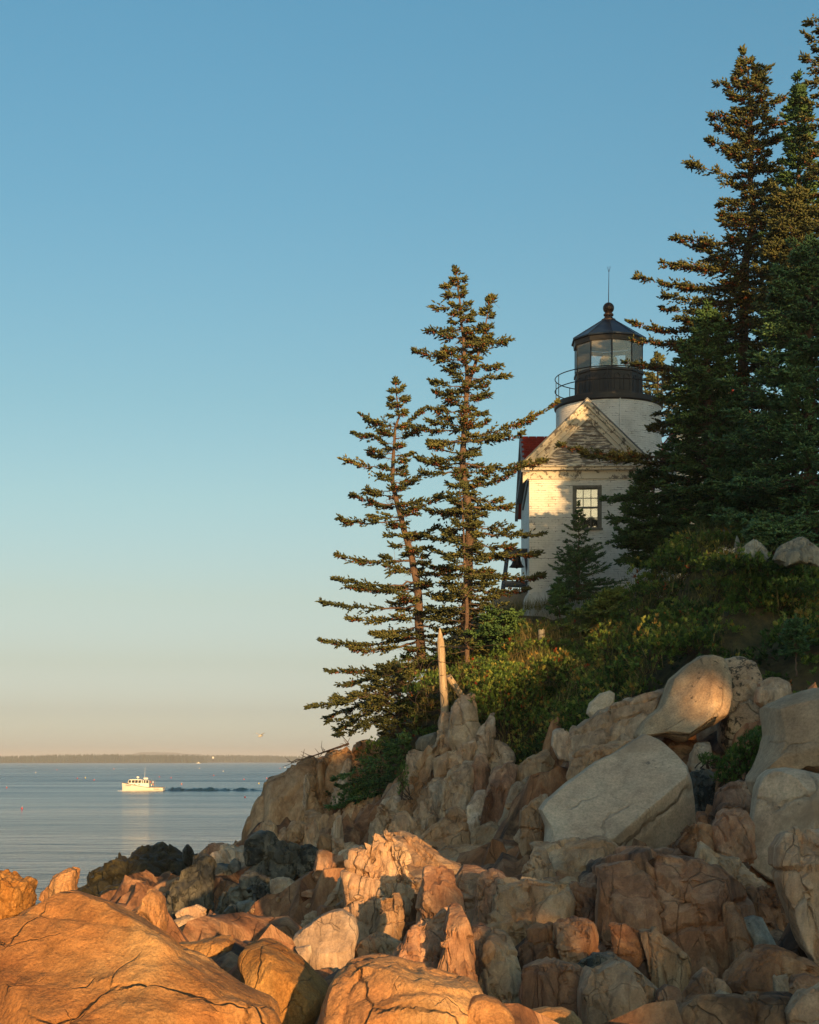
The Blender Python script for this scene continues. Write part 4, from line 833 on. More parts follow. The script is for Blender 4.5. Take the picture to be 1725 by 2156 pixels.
# ------------------------------------------------------------------ keeper's house behind: red roofs
kh = empty('keeper_house', (8.6, 61.0, 9.6)); tag(kh, 'white house with red shingled roof behind the tower', 'house')
KX0, KX1 = 4.22 - 8.6, .7; rz, ez_ = 17.32 - 9.6, 15.0 - 9.6
V = [(KX0 + .2, -2.3, 0), (KX1, -2.3, 0), (KX1, -2.3, ez_), (KX0 + .2, -2.3, ez_), (KX0 + .2, 2.3, 0), (KX0 + .2, 2.3, ez_), (KX0 + .2, 0, rz - .1), (KX1, 2.3, 0), (KX1, 2.3, ez_), (KX1, 0, rz - .1)]
link('wall', uvmesh('wall', V, [(0, 1, 2, 3), (4, 0, 3, 6, 5), (1, 7, 8, 9, 2), (7, 4, 5, 8)], [(v[0] + v[1], v[2]) for v in V]), B['brick'], kh)
kr = MB()
for s in (-1, 1): kr.prism([(KX0, 0, rz + .0), (KX0, s * 2.6, ez_ - .32), (KX0, s * 2.6, ez_ - .42), (KX0, 0, rz - .1)], (KX1 + .3 - KX0, 0, 0))
kr = kr.build('roof', B['red'], kh)
sl = Vector((0, -2.6, ez_ - .32 - rz)); ln_ = sl.length; sl.normalize(); nrm = Vector((0, sl.z, -sl.y)); nrm = nrm if nrm.z > 0 else -nrm
proto = None
rot = Matrix((Vector((1, 0, 0)), sl, nrm)).transposed()
for r_ in range(15):
    for c_ in range(9):
        off = (r_ % 2) * .14
        c = Vector((KX0 + .16 + c_ * .30 + off, 0, rz)) + sl * (.10 + r_ * .155) + nrm * (.012)
        if proto is None:
            proto = MB().box((0, 0, 0), (.285, .19, .016), Matrix.Rotation(R(-3), 3, 'X')).build('shingle', B['red'], kr); o = proto
        else:
            o = link('shingle', proto.data, None, kr)
        o.location = c; o.rotation_euler = rot.to_euler()
for s in (-1, 1): MB().prism([(KX0 - .03, 0, rz + .03), (KX0 - .03, s * 2.62, ez_ - .30), (KX0 - .03, s * 2.62, ez_ - .50), (KX0 - .03, 0, rz - .18)], (.12, 0, 0)).build('verge_board', B['slate'], kh)
MB().box((KX0 + .3, -2.5, ez_ - .5), (.8, .25, .3)).build('eave', B['slate'], kh)
tall = empty('tall_wing', (3.2, 2.0, 0)); tall.parent = kh
tw = MB().prism([(-1.6, -2, 0), (1.6, -2, 0), (1.6, -2, 8.0), (0, -2, 10.0), (-1.6, -2, 8.0)], (0, 6, 0)).build('wing_wall', B['trim'], tall)
for s in (-1, 1): MB().prism([(0, -2.2, 10.16), (s * 1.85, -2.2, 7.84), (s * 1.85, -2.2, 7.74), (0, -2.2, 10.05)], (0, 6.4, 0)).build('wing_roof', B['red'], tall)

# ------------------------------------------------------------------ fog bell in its frame
bl = empty('fog_bell', (3.50, 52.2, 10.45)); tag(bl, 'old bronze bell hanging in a grey timber frame beside the house', 'bell')
bz = 1.36
for sx in (-1, 1):
    for sy in (-1, 1): MB().tube([(sx * .47, sy * .42, 0), (sx * .30, sy * .27, bz - .1)], .055, 4).build('leg', B['bellgrey'], bl)
MB().box((0, 0, bz - .06), (.74, .66, .14)).box((0, 0, bz + .03), (.84, .76, .05)).build('head_beam', B['bellgrey'], bl)
for sy in (-.4, .4): MB().box((0, sy, .30), (.86, .07, .12)).build('cross_brace', B['bellgrey'], bl)
MB().lathe([(.02, bz - .13), (.09, bz - .14), (.13, bz - .18), (.14, bz - .30), (.17, bz - .40), (.22, bz - .47), (.265, bz - .50), (.25, bz - .505), (.15, bz - .38)], 24).build('bell', B['bell'], bl, True)
MB().tube([(0, 0, bz - .2), (0, 0, bz - .55)], [.015, .035], 6).build('clapper', B['bell'], bl)
pad = MB().box((3.45, 52.2, 10.18), (1.5, 1.2, .56)).build('concrete_pad', B['concrete']); tag(pad, 'worn concrete pad under the bell frame', 'slab')

# ------------------------------------------------------------------ fence posts, wire
def post(pts, rad, n, mat, label, tip=0.0, jitter=.06):
    pts = [Vector(p) for p in pts]; a, b = pts; d = b - a; prof = []; rr = []
    for t in np.linspace(0, 1, 14): prof.append(a + d * t + Vector((random.uniform(-1, 1), 0, 0)) * rad * jitter); rr.append(rad * (1.06 - .12 * t) * random.uniform(.97, 1.03))
    if tip:
        u = d.normalized(); prof += [b + u * tip * .55, b + u * tip * .96, b + u * tip]; rr += [rad * .55, rad * .12, .003]
    o = MB().tube([p - a for p in prof], rr, n).build('fence_post', mat, None, True, 40, a); return tag(o, label, 'post', 'old fence posts on the bluff')
p0, p1 = P(938, 1512, 40), P(928, 1352, 40); post([p0, p1], .098, 14, B['post'], 'tall pointed sunlit post standing at the cliff edge', .36)
br = MB().tube([Vector(P(944, 1424, 40.3)) * 1.0, Vector(P(978, 1474, 40.6))], [.085, .08], 10).build('brace_pole', B['post'], None, True); tag(br, 'slanting pole bracing the tall pointed post', 'pole')
pb, pt = P(1143, 1388, 42), P(1140, 1326, 42); o2 = post([pb, pt], .095, 12, B['greypost'], 'short flat-topped grey post amid the grass', 0)
MB().tube([(.02, -.10, .35), (.02, -.085, .35)], .03, 8).build('knot_hole', B['black'], o2); MB().tube([(-.03, -.10, .55), (-.03, -.085, .55)], .02, 8).build('knot_hole', B['black'], o2)
pb, pt = P(1556, 1205, 36), P(1553, 1146, 36); post([pb, pt], .078, 5, B['greypost'], 'weathered grey picket-pointed post near the grey boulders', .20)
wire = empty('barbed_wire', P(928, 1400, 40)); tag(wire, 'sagging barbed wire strands strung between the fence posts', 'wire')
W0 = Vector(P(928, 1400, 40))
def strand(pts, sag, name='strand', par=wire, org=W0, rad=.006):
    q = []
    for a, b in zip(pts[:-1], pts[1:]):
        a, b = Vector(a), Vector(b)
        for t in np.linspace(0, 1, 14)[:-1 if (b - Vector(pts[-1])).length > 1e-6 else None]: q.append(a.lerp(b, t) - Vector((0, 0, 4 * sag * t * (1 - t))) - org)
    return MB().tube(q, rad, 4).build(name, B['wire'], par)
for dv, sg in ((0, .12), (32, .2), (60, .15)):
    strand([P(928, 1362 + dv, 39.85), P(1141, 1336 + dv * .6, 41.9), P(1554, 1155 + dv * .5, 35.9), P(1760, 1035 + dv * .9, 33)], sg)

coil = empty('wire_coil', P(905, 1440, 40.2)); tag(coil, 'tangled coil of old fence wire left of the tall post', 'wire')
CO = Vector(P(905, 1440, 40.2))
for k, (u, v, r1, r2) in enumerate(((905, 1400, 34, 46), (912, 1420, 28, 40), (895, 1455, 38, 30), (905, 1475, 30, 24), (900, 1380, 22, 34), (918, 1440, 24, 50))):
    q = []
    for a in np.linspace(.2 * k, 2 * math.pi * (.9 + .03 * k) + .2 * k, 28):
        q.append(Vector(P(u + r1 * math.cos(a), v + r2 * math.sin(a), 40.1 + .25 * math.sin(a * 1.3 + k))) - CO)
    MB().tube(q, .006, 4).build('wire_loop', B['wire'], coil)
# ------------------------------------------------------------------ foliage materials
def leaf_mat(name, stops, rough=.55, transl=0.0):
    m, n, l, b = mat_new(name)
    a = nd(n, 'ShaderNodeAttribute', attribute_name='tint')
    c = ramp(n, l, a.outputs['Fac'], stops)
    l.new(c, b.inputs['Base Color']); b.inputs['Roughness'].default_value = rough; b.inputs['Specular IOR Level'].default_value = .25
    if transl:
        t = nd(n, 'ShaderNodeBsdfTranslucent'); l.new(c, t.inputs['Color']); x = nd(n, 'ShaderNodeMixShader'); x.inputs[0].default_value = transl
        out = [q for q in n if q.type == 'OUTPUT_MATERIAL'][0]; l.new(b.outputs[0], x.inputs[1]); l.new(t.outputs[0], x.inputs[2]); l.new(x.outputs[0], out.inputs[0])
    return m
FM = {}
FM['olive'] = leaf_mat('spruce_needles_olive', [(0, lin('#2f351e')), (.45, lin('#4d522c')), (.8, lin('#6b6836')), (1, lin('#877d45'))])
FM['dark'] = leaf_mat('spruce_needles_dark', [(0, lin('#293f22')), (.5, lin('#466335')), (1, lin('#6b8546'))])
FM['blue'] = leaf_mat('spruce_needles_blue', [(0, lin('#2c452d')), (.5, lin('#4c6c42')), (1, lin('#7b975f'))])
FM['lime'] = leaf_mat('spruce_needles_lime', [(0, lin('#4b5429')), (.5, lin('#75803a')), (1, lin('#a3a355'))])
FM['cone'] = leaf_mat('spruce_cones', [(0, lin('#53301d')), (.5, lin('#774527')), (1, lin('#935c35'))])
FM['lichen'] = leaf_mat('beard_lichen', [(0, lin('#6e6a43')), (1, lin('#a29a66'))], .9)
def bark_mat():
    m, n, l, b = mat_new('spruce_bark'); p = wpos(n)
    g = noise(n, l, mapped(n, l, p, (9, 9, 3)), 1.5, 6, .7)
    l.new(ramp(n, l, g, [(.3, lin('#3d2f27')), (.55, lin('#6b5545')), (.75, lin('#8b7765'))]), b.inputs['Base Color']); b.inputs['Roughness'].default_value = .95
    bump(n, l, b, g, .9, .03); return m
FM['bark'] = bark_mat()

def spindles(base, d, length, rad, k=3):
    """many small needle-covered shoots (5 vertices, 6 faces each) as one vertex/face array"""
    n = len(base); d = d / (np.linalg.norm(d, axis=1, keepdims=True) + 1e-9)
    ref = np.where(np.abs(d[:, 2:3]) > .9, np.array([[1., 0, 0]]), np.array([[0, 0, 1.]]))
    a = np.cross(d, ref); a /= np.linalg.norm(a, axis=1, keepdims=True) + 1e-9; c = np.cross(d, a)
    ph = rng.uniform(0, 6.28, n)[:, None]
    V = np.zeros((n, k + 2, 3)); V[:, 0] = base; V[:, k + 1] = base + d * length[:, None]
    mid = base + d * (length * .45)[:, None]
    for j in range(k):
        t = ph + 2 * math.pi * j / k; V[:, 1 + j] = mid + (a * np.cos(t) + c * np.sin(t)) * rad[:, None]
    f = []
    for j in range(k):
        f.append((0, 1 + (j + 1) % k, 1 + j)); f.append((k + 1, 1 + j, 1 + (j + 1) % k))
    T = (np.array(f)[None] + (np.arange(n) * (k + 2))[:, None, None]).reshape(-1, 3)
    return V.reshape(-1, 3), T
def foliage_obj(name, base, d, length, rad, tint, mat, parent, org, kind=None):
    if len(base) == 0: return None
    V, T = spindles(base - org, d, length, rad)
    me = mesh_np(name, V, T, True)
    at = me.attributes.new('tint', 'FLOAT', 'POINT'); at.data.foreach_set('value', np.repeat(tint, 5).astype(np.float32))
    o = link(name, me, mat, parent)
    if kind: o['kind'] = kind
    return o
def bez(S, E, sag, n):
    t = np.linspace(0, 1, n)[:, None]; Mid = (S + E) / 2 + np.array([0, 0, sag]); return (1 - t) ** 2 * S + 2 * t * (1 - t) * Mid + t ** 2 * E
def tubes_np(curves, n=4):
    V = []; T = []; b = 0
    for pts, r0, r1 in curves:
        m = len(pts); d = np.gradient(pts, axis=0); d /= np.linalg.norm(d, axis=1, keepdims=True) + 1e-9
        a = np.cross(d, np.array([.31, .17, .93])); a /= np.linalg.norm(a, axis=1, keepdims=True) + 1e-9; c = np.cross(d, a); r = np.linspace(r0, r1, m)[:, None]
        ring = np.stack([pts + (a * math.cos(2 * math.pi * j / n) + c * math.sin(2 * math.pi * j / n)) * r for j in range(n)], 1).reshape(-1, 3); V.append(ring)
        i, j = np.meshgrid(np.arange(m - 1), np.arange(n), indexing='ij'); i = i.ravel(); j = j.ravel(); j2 = (j + 1) % n
        T.append(np.stack([b + i * n + j, b + i * n + j2, b + (i + 1) * n + j2], 1)); T.append(np.stack([b + i * n + j, b + (i + 1) * n + j2, b + (i + 1) * n + j], 1)); b += m * n
    return np.concatenate(V), np.concatenate(T)

def spruce(label, trunk, Y, r0, explicit=(), prof=None, nauto=0, needle='olive', dens=1.0, f0=.3, cones=0.0, seed=1, twl=.42, shl=.14, shr=.030, group=None, fork=None, droop=-.10, lich=0, ytilt=0.0, bare=0.3, upsweep=.12, basev=None, name='spruce_tree', top_len=.9):
    """trunk: picture points top to base; explicit: (start_v, tip_u, tip_v, depth offset); prof: (v, left, right) crown half-widths in picture units"""
    global rng
    rng = np.random.default_rng(seed); k = Y / F
    tp = np.array([P(u, v, Y) for u, v in trunk]); tv = np.array([v for u, v in trunk], float)
    o = np.argsort(tv); tp = tp[o]; tv = tv[o]
    def tpos(v): return np.array([np.interp(v, tv, tp[:, i]) for i in range(3)])
    base = tp[-1].copy(); org = base; root = empty(name, base); tag(root, label, 'tree' if name == 'spruce_tree' else 'shrub', group)
    L_ = tv[-1] - tv[0]; vv = np.linspace(tv[0], tv[-1], 24); pts = np.array([tpos(v) for v in vv])
    pts[1:-1] += rng.normal(0, .012, (22, 3)); rr = r0 * (.04 + .96 * ((vv - tv[0]) / L_) ** .85)
    Vt, Tt = [], []
    mb = MB().tube([p - org for p in pts], list(rr), 10); mb.build('trunk', FM['bark'], root, True, 60)
    curves = []; br = []        # (curve pts, foliage start, twig length)
    for (sv, eu, evv, dy) in explicit:
        S = tpos(sv); E = P(eu, evv, Y + dy); ln = np.linalg.norm(E - S)
        br.append((S, E, droop * ln * rng.uniform(.6, 1.4), f0 * rng.uniform(.7, 1.3), 1.0, rr[np.argmin(abs(vv - sv))] * .30))
    if prof is not None:
        pv = np.array([q[0] for q in prof], float); pl = np.array([q[1] for q in prof], float); pr = np.array([q[2] for q in prof], float)
        nauto = int(nauto * 1.3)
        for i in range(nauto):
            t = (i + rng.uniform(0, 1)) / nauto; v = pv[0] + (pv[-1] - pv[0]) * t ** 1.05
            ph = i * 2.39996 + rng.uniform(-.5, .5); c, s = math.cos(ph), math.sin(ph)
            w = (np.interp(v, pv, pl) if c < 0 else np.interp(v, pv, pr)); wd = .5 * (np.interp(v, pv, pl) + np.interp(v, pv, pr))
            w = math.sqrt((w * c) ** 2 + (wd * s) ** 2) * rng.uniform(.5, 1.18) * k
            S = tpos(min(v, tv[-1])); up = upsweep * w * (1.6 - 1.9 * t) + rng.normal(0, .11 * w)
            E = S + np.array([c * w, s * w, up]); ln = max(w, .05)
            br.append((S, E, droop * ln * rng.uniform(.5, 1.5), f0 * rng.uniform(.5, 1.2), min(1.0, .45 + ln * .5), max(.008, r0 * .22 * (.25 + .75 * t))))
    if fork is not None:
        fp = np.array([P(u, v, Y + .1) for u, v in fork]); q = fp[::-1]; curves.append((np.array([bezp for bezp in q]), r0 * .35, .012))
        for i in range(16):
            t = rng.uniform(.25, 1); j = t * (len(q) - 1); S = q[int(j)] + (q[min(int(j) + 1, len(q) - 1)] - q[int(j)]) * (j - int(j)); ph = rng.uniform(0, 6.28); w = rng.uniform(.25, .6) * (1.35 - t)
            br.append((S, S + np.array([math.cos(ph) * w, math.sin(ph) * w, .12]), -.03, .1, .6, .012))
        br.append((q[-2], q[-1] + np.array([0, 0, .05]), 0, 0.0, .4, .012))
    br.append((tpos(tv[0] + .5 * top_len / k * .6), tpos(tv[0]) + np.array([0, 0, .02]), 0, 0.1, .35, .01))
    SB, SD, SL, ST = [], [], [], []; CB, CD = [], []; LB, LD = [], []
    for (S, E, sag, fs, tw, rb) in br:
        ln = np.linalg.norm(E - S)
        if ln < .05: continue
        m = max(6, int(ln / .12)); c = bez(S, E, sag, m); c[1:-1] += rng.normal(0, .015 * min(1, ln), (m - 2, 3))
        curves.append((c, max(rb, .007), .004))
        nt_ = max(12, int(ln * (1 - fs) / .038 * dens)); t = fs + (1 - fs) * np.sort(rng.uniform(0, 1, nt_)) ** .9; t = np.clip(t + .045 * np.sin(t * rng.uniform(9, 16) + rng.uniform(0, 6)), fs, 1)
        j = t * (m - 1); i0 = np.minimum(j.astype(int), m - 2); fr = (j - i0)[:, None]; B0 = c[i0] * (1 - fr) + c[i0 + 1] * fr
        D0 = c[i0 + 1] - c[i0]; D0 /= np.linalg.norm(D0, axis=1, keepdims=True) + 1e-9
        side = np.cross(D0, np.array([0, 0, 1.])); side /= np.linalg.norm(side, axis=1, keepdims=True) + 1e-9
        sg = np.where(rng.uniform(0, 1, nt_) < .5, -1., 1.)[:, None]
        an = rng.uniform(.55, 1.05, nt_)[:, None]
        td = D0 * np.cos(an) + side * sg * np.sin(an) + np.stack([np.zeros(nt_), np.zeros(nt_), rng.normal(.0, .17, nt_)], 1); td /= np.linalg.norm(td, axis=1, keepdims=True)
        tl = twl * tw * (.30 + .95 * (1 - t) ** .7) * rng.uniform(.5, 1.2, nt_) * min(1.0, .45 + ln / 1.0)
        # a few thin bare twigs on the inner part
        if bare > 0:
            for q in range(int(ln * 5 * bare)):
                tt = rng.uniform(.05, max(.15, fs + .15)); p0 = c[int(tt * (m - 1))]; dd = rng.normal(0, 1, 3); dd[2] *= .5; dd /= np.linalg.norm(dd); e = p0 + dd * rng.uniform(.12, .38)
                curves.append((np.array([p0, (p0 + e) / 2 + rng.normal(0, .02, 3), e]), .006, .003))
        nsh = 5; a = np.linspace(.25, 1.0, nsh)[None, :] * np.ones((nt_, 1))
        base_ = B0[:, None, :] + td[:, None, :] * (tl[:, None] * a)[:, :, None]
        s2 = np.cross(td, np.array([0, 0, 1.])); s2 /= np.linalg.norm(s2, axis=1, keepdims=True) + 1e-9
        sg2 = np.where((np.arange(nsh)[None, :] + rng.integers(0, 2, (nt_, 1))) % 2 == 0, 1., -1.); sg2[:, -1] *= .15
        dd = td[:, None, :] * .8 + s2[:, None, :] * sg2[:, :, None] * .62 + np.stack([np.zeros((nt_, nsh)), np.zeros((nt_, nsh)), rng.normal(.08, .24, (nt_, nsh))], 2)
        keep = (rng.uniform(0, 1, (nt_, nsh)) < .9).ravel()
        SB.append(base_.reshape(-1, 3)[keep]); SD.append(dd.reshape(-1, 3)[keep]); nk = keep.sum()
        tone = np.clip(.42 + rng.normal(0, .10) + rng.normal(0, .16, nk), 0, 1); SL.append(shl * rng.uniform(.65, 1.25, nk)); ST.append(tone)
        if bare >= 0:
            bi = rng.integers(0, nt_, max(3, nt_ // 3)); SB.append(B0[bi]); SD.append(D0[bi] + rng.normal(0, .45, (len(bi), 3))); SL.append(shl * rng.uniform(.7, 1.1, len(bi))); ST.append(np.clip(rng.normal(.4, .15, len(bi)), 0, 1))
        hi = 1 - (S[2] - base[2]) / max(.1, tp[0][2] - base[2])
        if cones > 0 and rng.uniform() < 1.05 - .45 * hi:
            ncn = int(cones * ln * rng.uniform(10, 30)); wsel = rng.uniform(0, 1, nt_) < .7; ids = np.where((t > .45) & wsel)[0]
            if len(ids):
                pk = rng.choice(ids, ncn); pos = B0[pk] + td[pk] * (tl[pk] * rng.uniform(.2, .9, ncn))[:, None]; CB.append(pos); CD.append(np.stack([rng.normal(0, .28, ncn), rng.normal(0, .28, ncn), -np.ones(ncn)], 1))
        if lich and rng.uniform() < lich:
            nl = int(40 * ln); pk = rng.integers(0, nt_, nl); LB.append(B0[pk] + td[pk] * (tl[pk] * rng.uniform(0, .7, nl))[:, None]); LD.append(rng.normal(0, 1, (nl, 3)) + np.array([0, 0, -.8]))
    Vb, Tb = tubes_np(curves); link('branches', mesh_np('branches', Vb - org, Tb), FM['bark'], root)['kind'] = 'stuff'
    SB, SD, SL, ST = map(np.concatenate, (SB, SD, SL, ST))
    foliage_obj('crown', SB, SD, SL, shr * rng.uniform(.75, 1.25, len(SB)), ST, FM[needle], root, org, 'stuff')
    if CB:
        CB, CD = np.concatenate(CB), np.concatenate(CD); foliage_obj('cones', CB, CD, rng.uniform(.06, .10, len(CB)), np.full(len(CB), .017), rng.uniform(0, 1, len(CB)), FM['cone'], root, org, 'stuff')
    if LB:
        LB, LD = np.concatenate(LB), np.concatenate(LD); foliage_obj('lichen', LB, LD, rng.uniform(.06, .14, len(LB)), np.full(len(LB), .009), rng.uniform(0, 1, len(LB)), FM['lichen'], root, org, 'stuff')
    return root, len(SB)
NSH = 0
def S(*a, **k):
    global NSH
    r, n = spruce(*a, **k); NSH += n; return r

# left pair on the point
S('tall forked sunlit spruce standing left of the white house', [(960, 566), (968, 640), (974, 700), (985, 800), (980, 880), (973, 950), (975, 1000), (986, 1060), (990, 1110), (986, 1200), (981, 1290), (986, 1400)], 46, .17,
  [(640, 918, 650, .2), (690, 905, 697, 0), (760, 874, 739, .2), (770, 925, 745, -.4), (810, 908, 803, .1), (835, 918, 825, .3), (865, 906, 861, 0), (905, 873, 900, .2), (925, 909, 930, -.3), (975, 882, 966, .2), (990, 884, 994, -.3),
   (720, 1070, 717, .2), (770, 1048, 770, -.2), (795, 1066, 793, .3), (830, 1028, 827, 0), (925, 1168, 850, .2), (930, 1100, 912, -.4), (975, 1152, 968, .2), (1033, 1098, 978, -.2), (1065, 1082, 1064, .2),
   (1120, 1140, 1125, .3), (1160, 1140, 1164, .1), (1205, 1143, 1213, -.2), (1240, 1110, 1240, .3), (1080, 900, 1075, .3), (1130, 905, 1130, .1), (1190, 915, 1195, -.3), (1250, 920, 1260, .2), (1290, 1080, 1300, -.4), (1310, 930, 1330, .1)],
  prof=[(585, 18, 14), (640, 36, 20), (720, 48, 34), (820, 50, 45), (920, 75, 70), (1000, 70, 60), (1080, 70, 70), (1200, 75, 95), (1320, 70, 85)], nauto=82, cones=2.8, seed=21, fork=[(1031, 632), (1026, 668), (1015, 720), (1000, 770), (984, 815)], dens=1.5, f0=.26, bare=1.3, lich=.3)
S('shorter leaning spruce with brown cones at the left tip of the point', [(833, 797), (838, 850), (840, 878), (829, 917), (829, 969), (827, 1015), (833, 1045), (842, 1085), (848, 1113), (864, 1157), (874, 1211), (881, 1268), (884, 1310), (890, 1410)], 47, .15,
  [(905, 760, 873, .1), (918, 748, 912, -.2), (985, 720, 967, .2), (1065, 742, 1042, -.3), (1095, 709, 1093, .2), (905, 890, 860, .2), (925, 884, 905, -.2), (1030, 876, 1008, .3), (1080, 925, 1045, 0),
   (1180, 713, 1169, .2), (1225, 702, 1217, -.2), (1275, 670, 1266, .1), (1240, 730, 1235, -.5), (1300, 730, 1303, .3), (1340, 675, 1348, .1), (1350, 735, 1365, -.4), (1395, 693, 1412, .2), (1395, 712, 1444, -.3), (1400, 652, 1488, -.3), (1405, 690, 1510, .3), (1408, 703, 1540, .1), (1330, 800, 1340, -.8), (1390, 800, 1420, -.8), (1400, 780, 1480, -.6),
   (1130, 920, 1110, .2), (1210, 950, 1200, .3), (1290, 960, 1290, -.4), (1360, 950, 1370, -.5)],
  prof=[(815, 16, 14), (870, 32, 22), (930, 55, 40), (1000, 50, 30), (1060, 70, 70), (1140, 60, 40), (1240, 90, 60), (1400, 100, 70)], nauto=62, cones=2.4, seed=22, dens=1.5, f0=.26, bare=1.3)
S('slim young spruce growing close in front of the tall forked one', [(966, 1003), (975, 1080), (978, 1150), (982, 1260), (985, 1395)], 44.3, .07, [(1300, 1060, 1290, -.2), (1250, 1050, 1255, .2)],
  prof=[(1015, 14, 12), (1060, 30, 30), (1120, 35, 45), (1200, 55, 60), (1300, 75, 80), (1370, 60, 80)], nauto=40, needle='olive', seed=23, f0=.3, dens=.8, bare=.6)
S('low ragged spruce spilling over the cliff top below the left pair', [(830, 1400), (838, 1460), (845, 1540)], 44.5, .08, [(1440, 655, 1490, -.4), (1450, 700, 1470, .2), (1470, 690, 1520, 0), (1490, 740, 1530, -.4), (1500, 705, 1548, .2), (1430, 930, 1440, -.3), (1460, 925, 1480, -.4), (1480, 900, 1510, -.6)],
  prof=[(1400, 40, 40), (1450, 75, 70), (1500, 90, 75), (1540, 90, 60)], nauto=34, needle='olive', seed=24, f0=.3, bare=1.6, dens=1.1, twl=.38)
S('small dark spruce drooping over the cliff face', [(845, 1550), (850, 1590), (862, 1630)], 41, .06, [(1580, 708, 1640, -.4), (1600, 716, 1655, .1), (1610, 735, 1665, -.3), (1600, 760, 1600, .3), (1625, 745, 1690, .1), (1628, 697, 1700, -.4), (1620, 790, 1650, -.5)],
  prof=[(1560, 30, 15), (1620, 70, 10)], nauto=14, needle='dark', seed=25, f0=.25, bare=1.0, twl=.36)
# behind the lantern
S('distant sunlit spruce just behind the lantern gallery', [(1384, 745), (1386, 850), (1388, 1000)], 66, .14, prof=[(755, 8, 8), (800, 24, 22), (870, 40, 40), (960, 55, 55)], nauto=46, needle='olive', seed=26, shl=.16, shr=.04, twl=.5, dens=.7)
# right-hand grove
S('tallest sunlit spruce of the right-hand grove', [(1563, 104), (1578, 158), (1581, 234), (1584, 322), (1581, 366), (1586, 425), (1588, 456), (1571, 542), (1566, 700), (1562, 900), (1560, 1150)], 45, .22,
  [(185, 1512, 178, .1), (240, 1495, 243, -.2), (275, 1503, 265, .3), (310, 1496, 297, 0), (375, 1443, 338, .2), (440, 1518, 432, -.2), (462, 1523, 456, .2), (510, 1414, 497, .1), (555, 1386, 551, -.3), (600, 1345, 584, .2), (630, 1393, 619, -.3),
   (160, 1615, 148, .1), (225, 1654, 205, .2), (265, 1651, 258, -.2), (300, 1641, 293, .2), (390, 1640, 382, .3),
   (690, 1330, 678, .1), (725, 1334, 714, -.2), (770, 1311, 762, .1), (800, 1394, 792, .3), (845, 1380, 842, 0), (880, 1385, 873, -.4), (905, 1372, 903, .2), (935, 1186, 938, -1.6), (945, 1220, 955, -1.4), (960, 1290, 960, -1.0), (640, 1400, 650, .4), (740, 1420, 735, -.5)],
  prof=[(125, 14, 12), (180, 40, 35), (260, 60, 55), (340, 60, 60), (440, 65, 70), (520, 120, 70), (600, 160, 90), (700, 180, 110), (850, 170, 120), (1000, 150, 120), (1120, 130, 120)], nauto=190, cones=1.8, seed=31, needle='olive', dens=1.25, f0=.2, bare=.5, lich=.15)
S('narrow dark green spire of a spruce near the right edge', [(1680, 158), (1682, 300), (1684, 500), (1685, 800)], 43, .14, prof=[(185, 6, 6), (230, 22, 22), (300, 34, 34), (380, 46, 46), (460, 60, 60), (560, 80, 80), (700, 90, 90)], nauto=120, needle='dark', seed=32, dens=1.15, f0=.08, upsweep=.35, bare=.1, cones=.06, shl=.14)
S('spruce cut off by the right picture edge, tallest of all', [(1748, -60), (1750, 200), (1750, 600), (1750, 900)], 41, .2, [(60, 1704, 45, 0), (90, 1700, 75, .3), (135, 1693, 122, .1), (180, 1706, 170, -.2), (225, 1700, 215, .2), (300, 1690, 290, -.2), (360, 1690, 340, .3)],
  prof=[(-40, 15, 15), (100, 40, 40), (250, 50, 50), (400, 60, 60), (600, 80, 60)], nauto=50, seed=33, cones=.6, needle='olive', lich=.2)
S('lichen-hung spruce below the narrow spire', [(1668, 400), (1668, 560), (1668, 900)], 41.5, .14, [(420, 1622, 395, -.2), (470, 1625, 480, .2), (520, 1632, 520, -.2)], prof=[(405, 25, 25), (450, 60, 60), (540, 75, 75), (700, 90, 90)], nauto=80, needle='olive', seed=34, lich=.75, f0=.2)
S('broad blue-green spruce filling the right edge in front', [(1705, 500), (1705, 700), (1708, 1000), (1712, 1180)], 37.5, .2, prof=[(520, 30, 30), (580, 70, 60), (680, 110, 80), (800, 160, 90), (950, 190, 90), (1080, 200, 90), (1150, 190, 90)], nauto=190, needle='blue', seed=35, dens=1.15, f0=.15, bare=.25, twl=.42, shl=.14)
S('dense dark spruce in the middle of the grove', [(1490, 640), (1492, 800), (1495, 1000), (1498, 1170)], 42.5, .16, prof=[(660, 15, 15), (740, 60, 60), (850, 90, 90), (1000, 110, 110), (1130, 120, 120)], nauto=160, needle='dark', seed=36, dens=1.2, f0=.15, bare=.3, twl=.4)
S('bushy green spruce hiding the right side of the white house', [(1375, 985), (1378, 1080), (1382, 1195)], 45.5, .09, [(1030, 1272, 1052, -.3), (1060, 1290, 1100, .1), (1110, 1285, 1140, -.2)], prof=[(995, 20, 25), (1040, 75, 70), (1090, 90, 100), (1140, 95, 120), (1185, 70, 120)], nauto=95, needle='dark', seed=37, dens=1.1, f0=.15, bare=.3)
S('spruce thicket tree low under the grove', [(1600, 900), (1602, 1000), (1604, 1160)], 40.5, .1, prof=[(910, 30, 30), (980, 90, 80), (1060, 120, 110), (1140, 120, 120)], nauto=110, needle='dark', seed=38, f0=.15, dens=1.0, bare=.3)
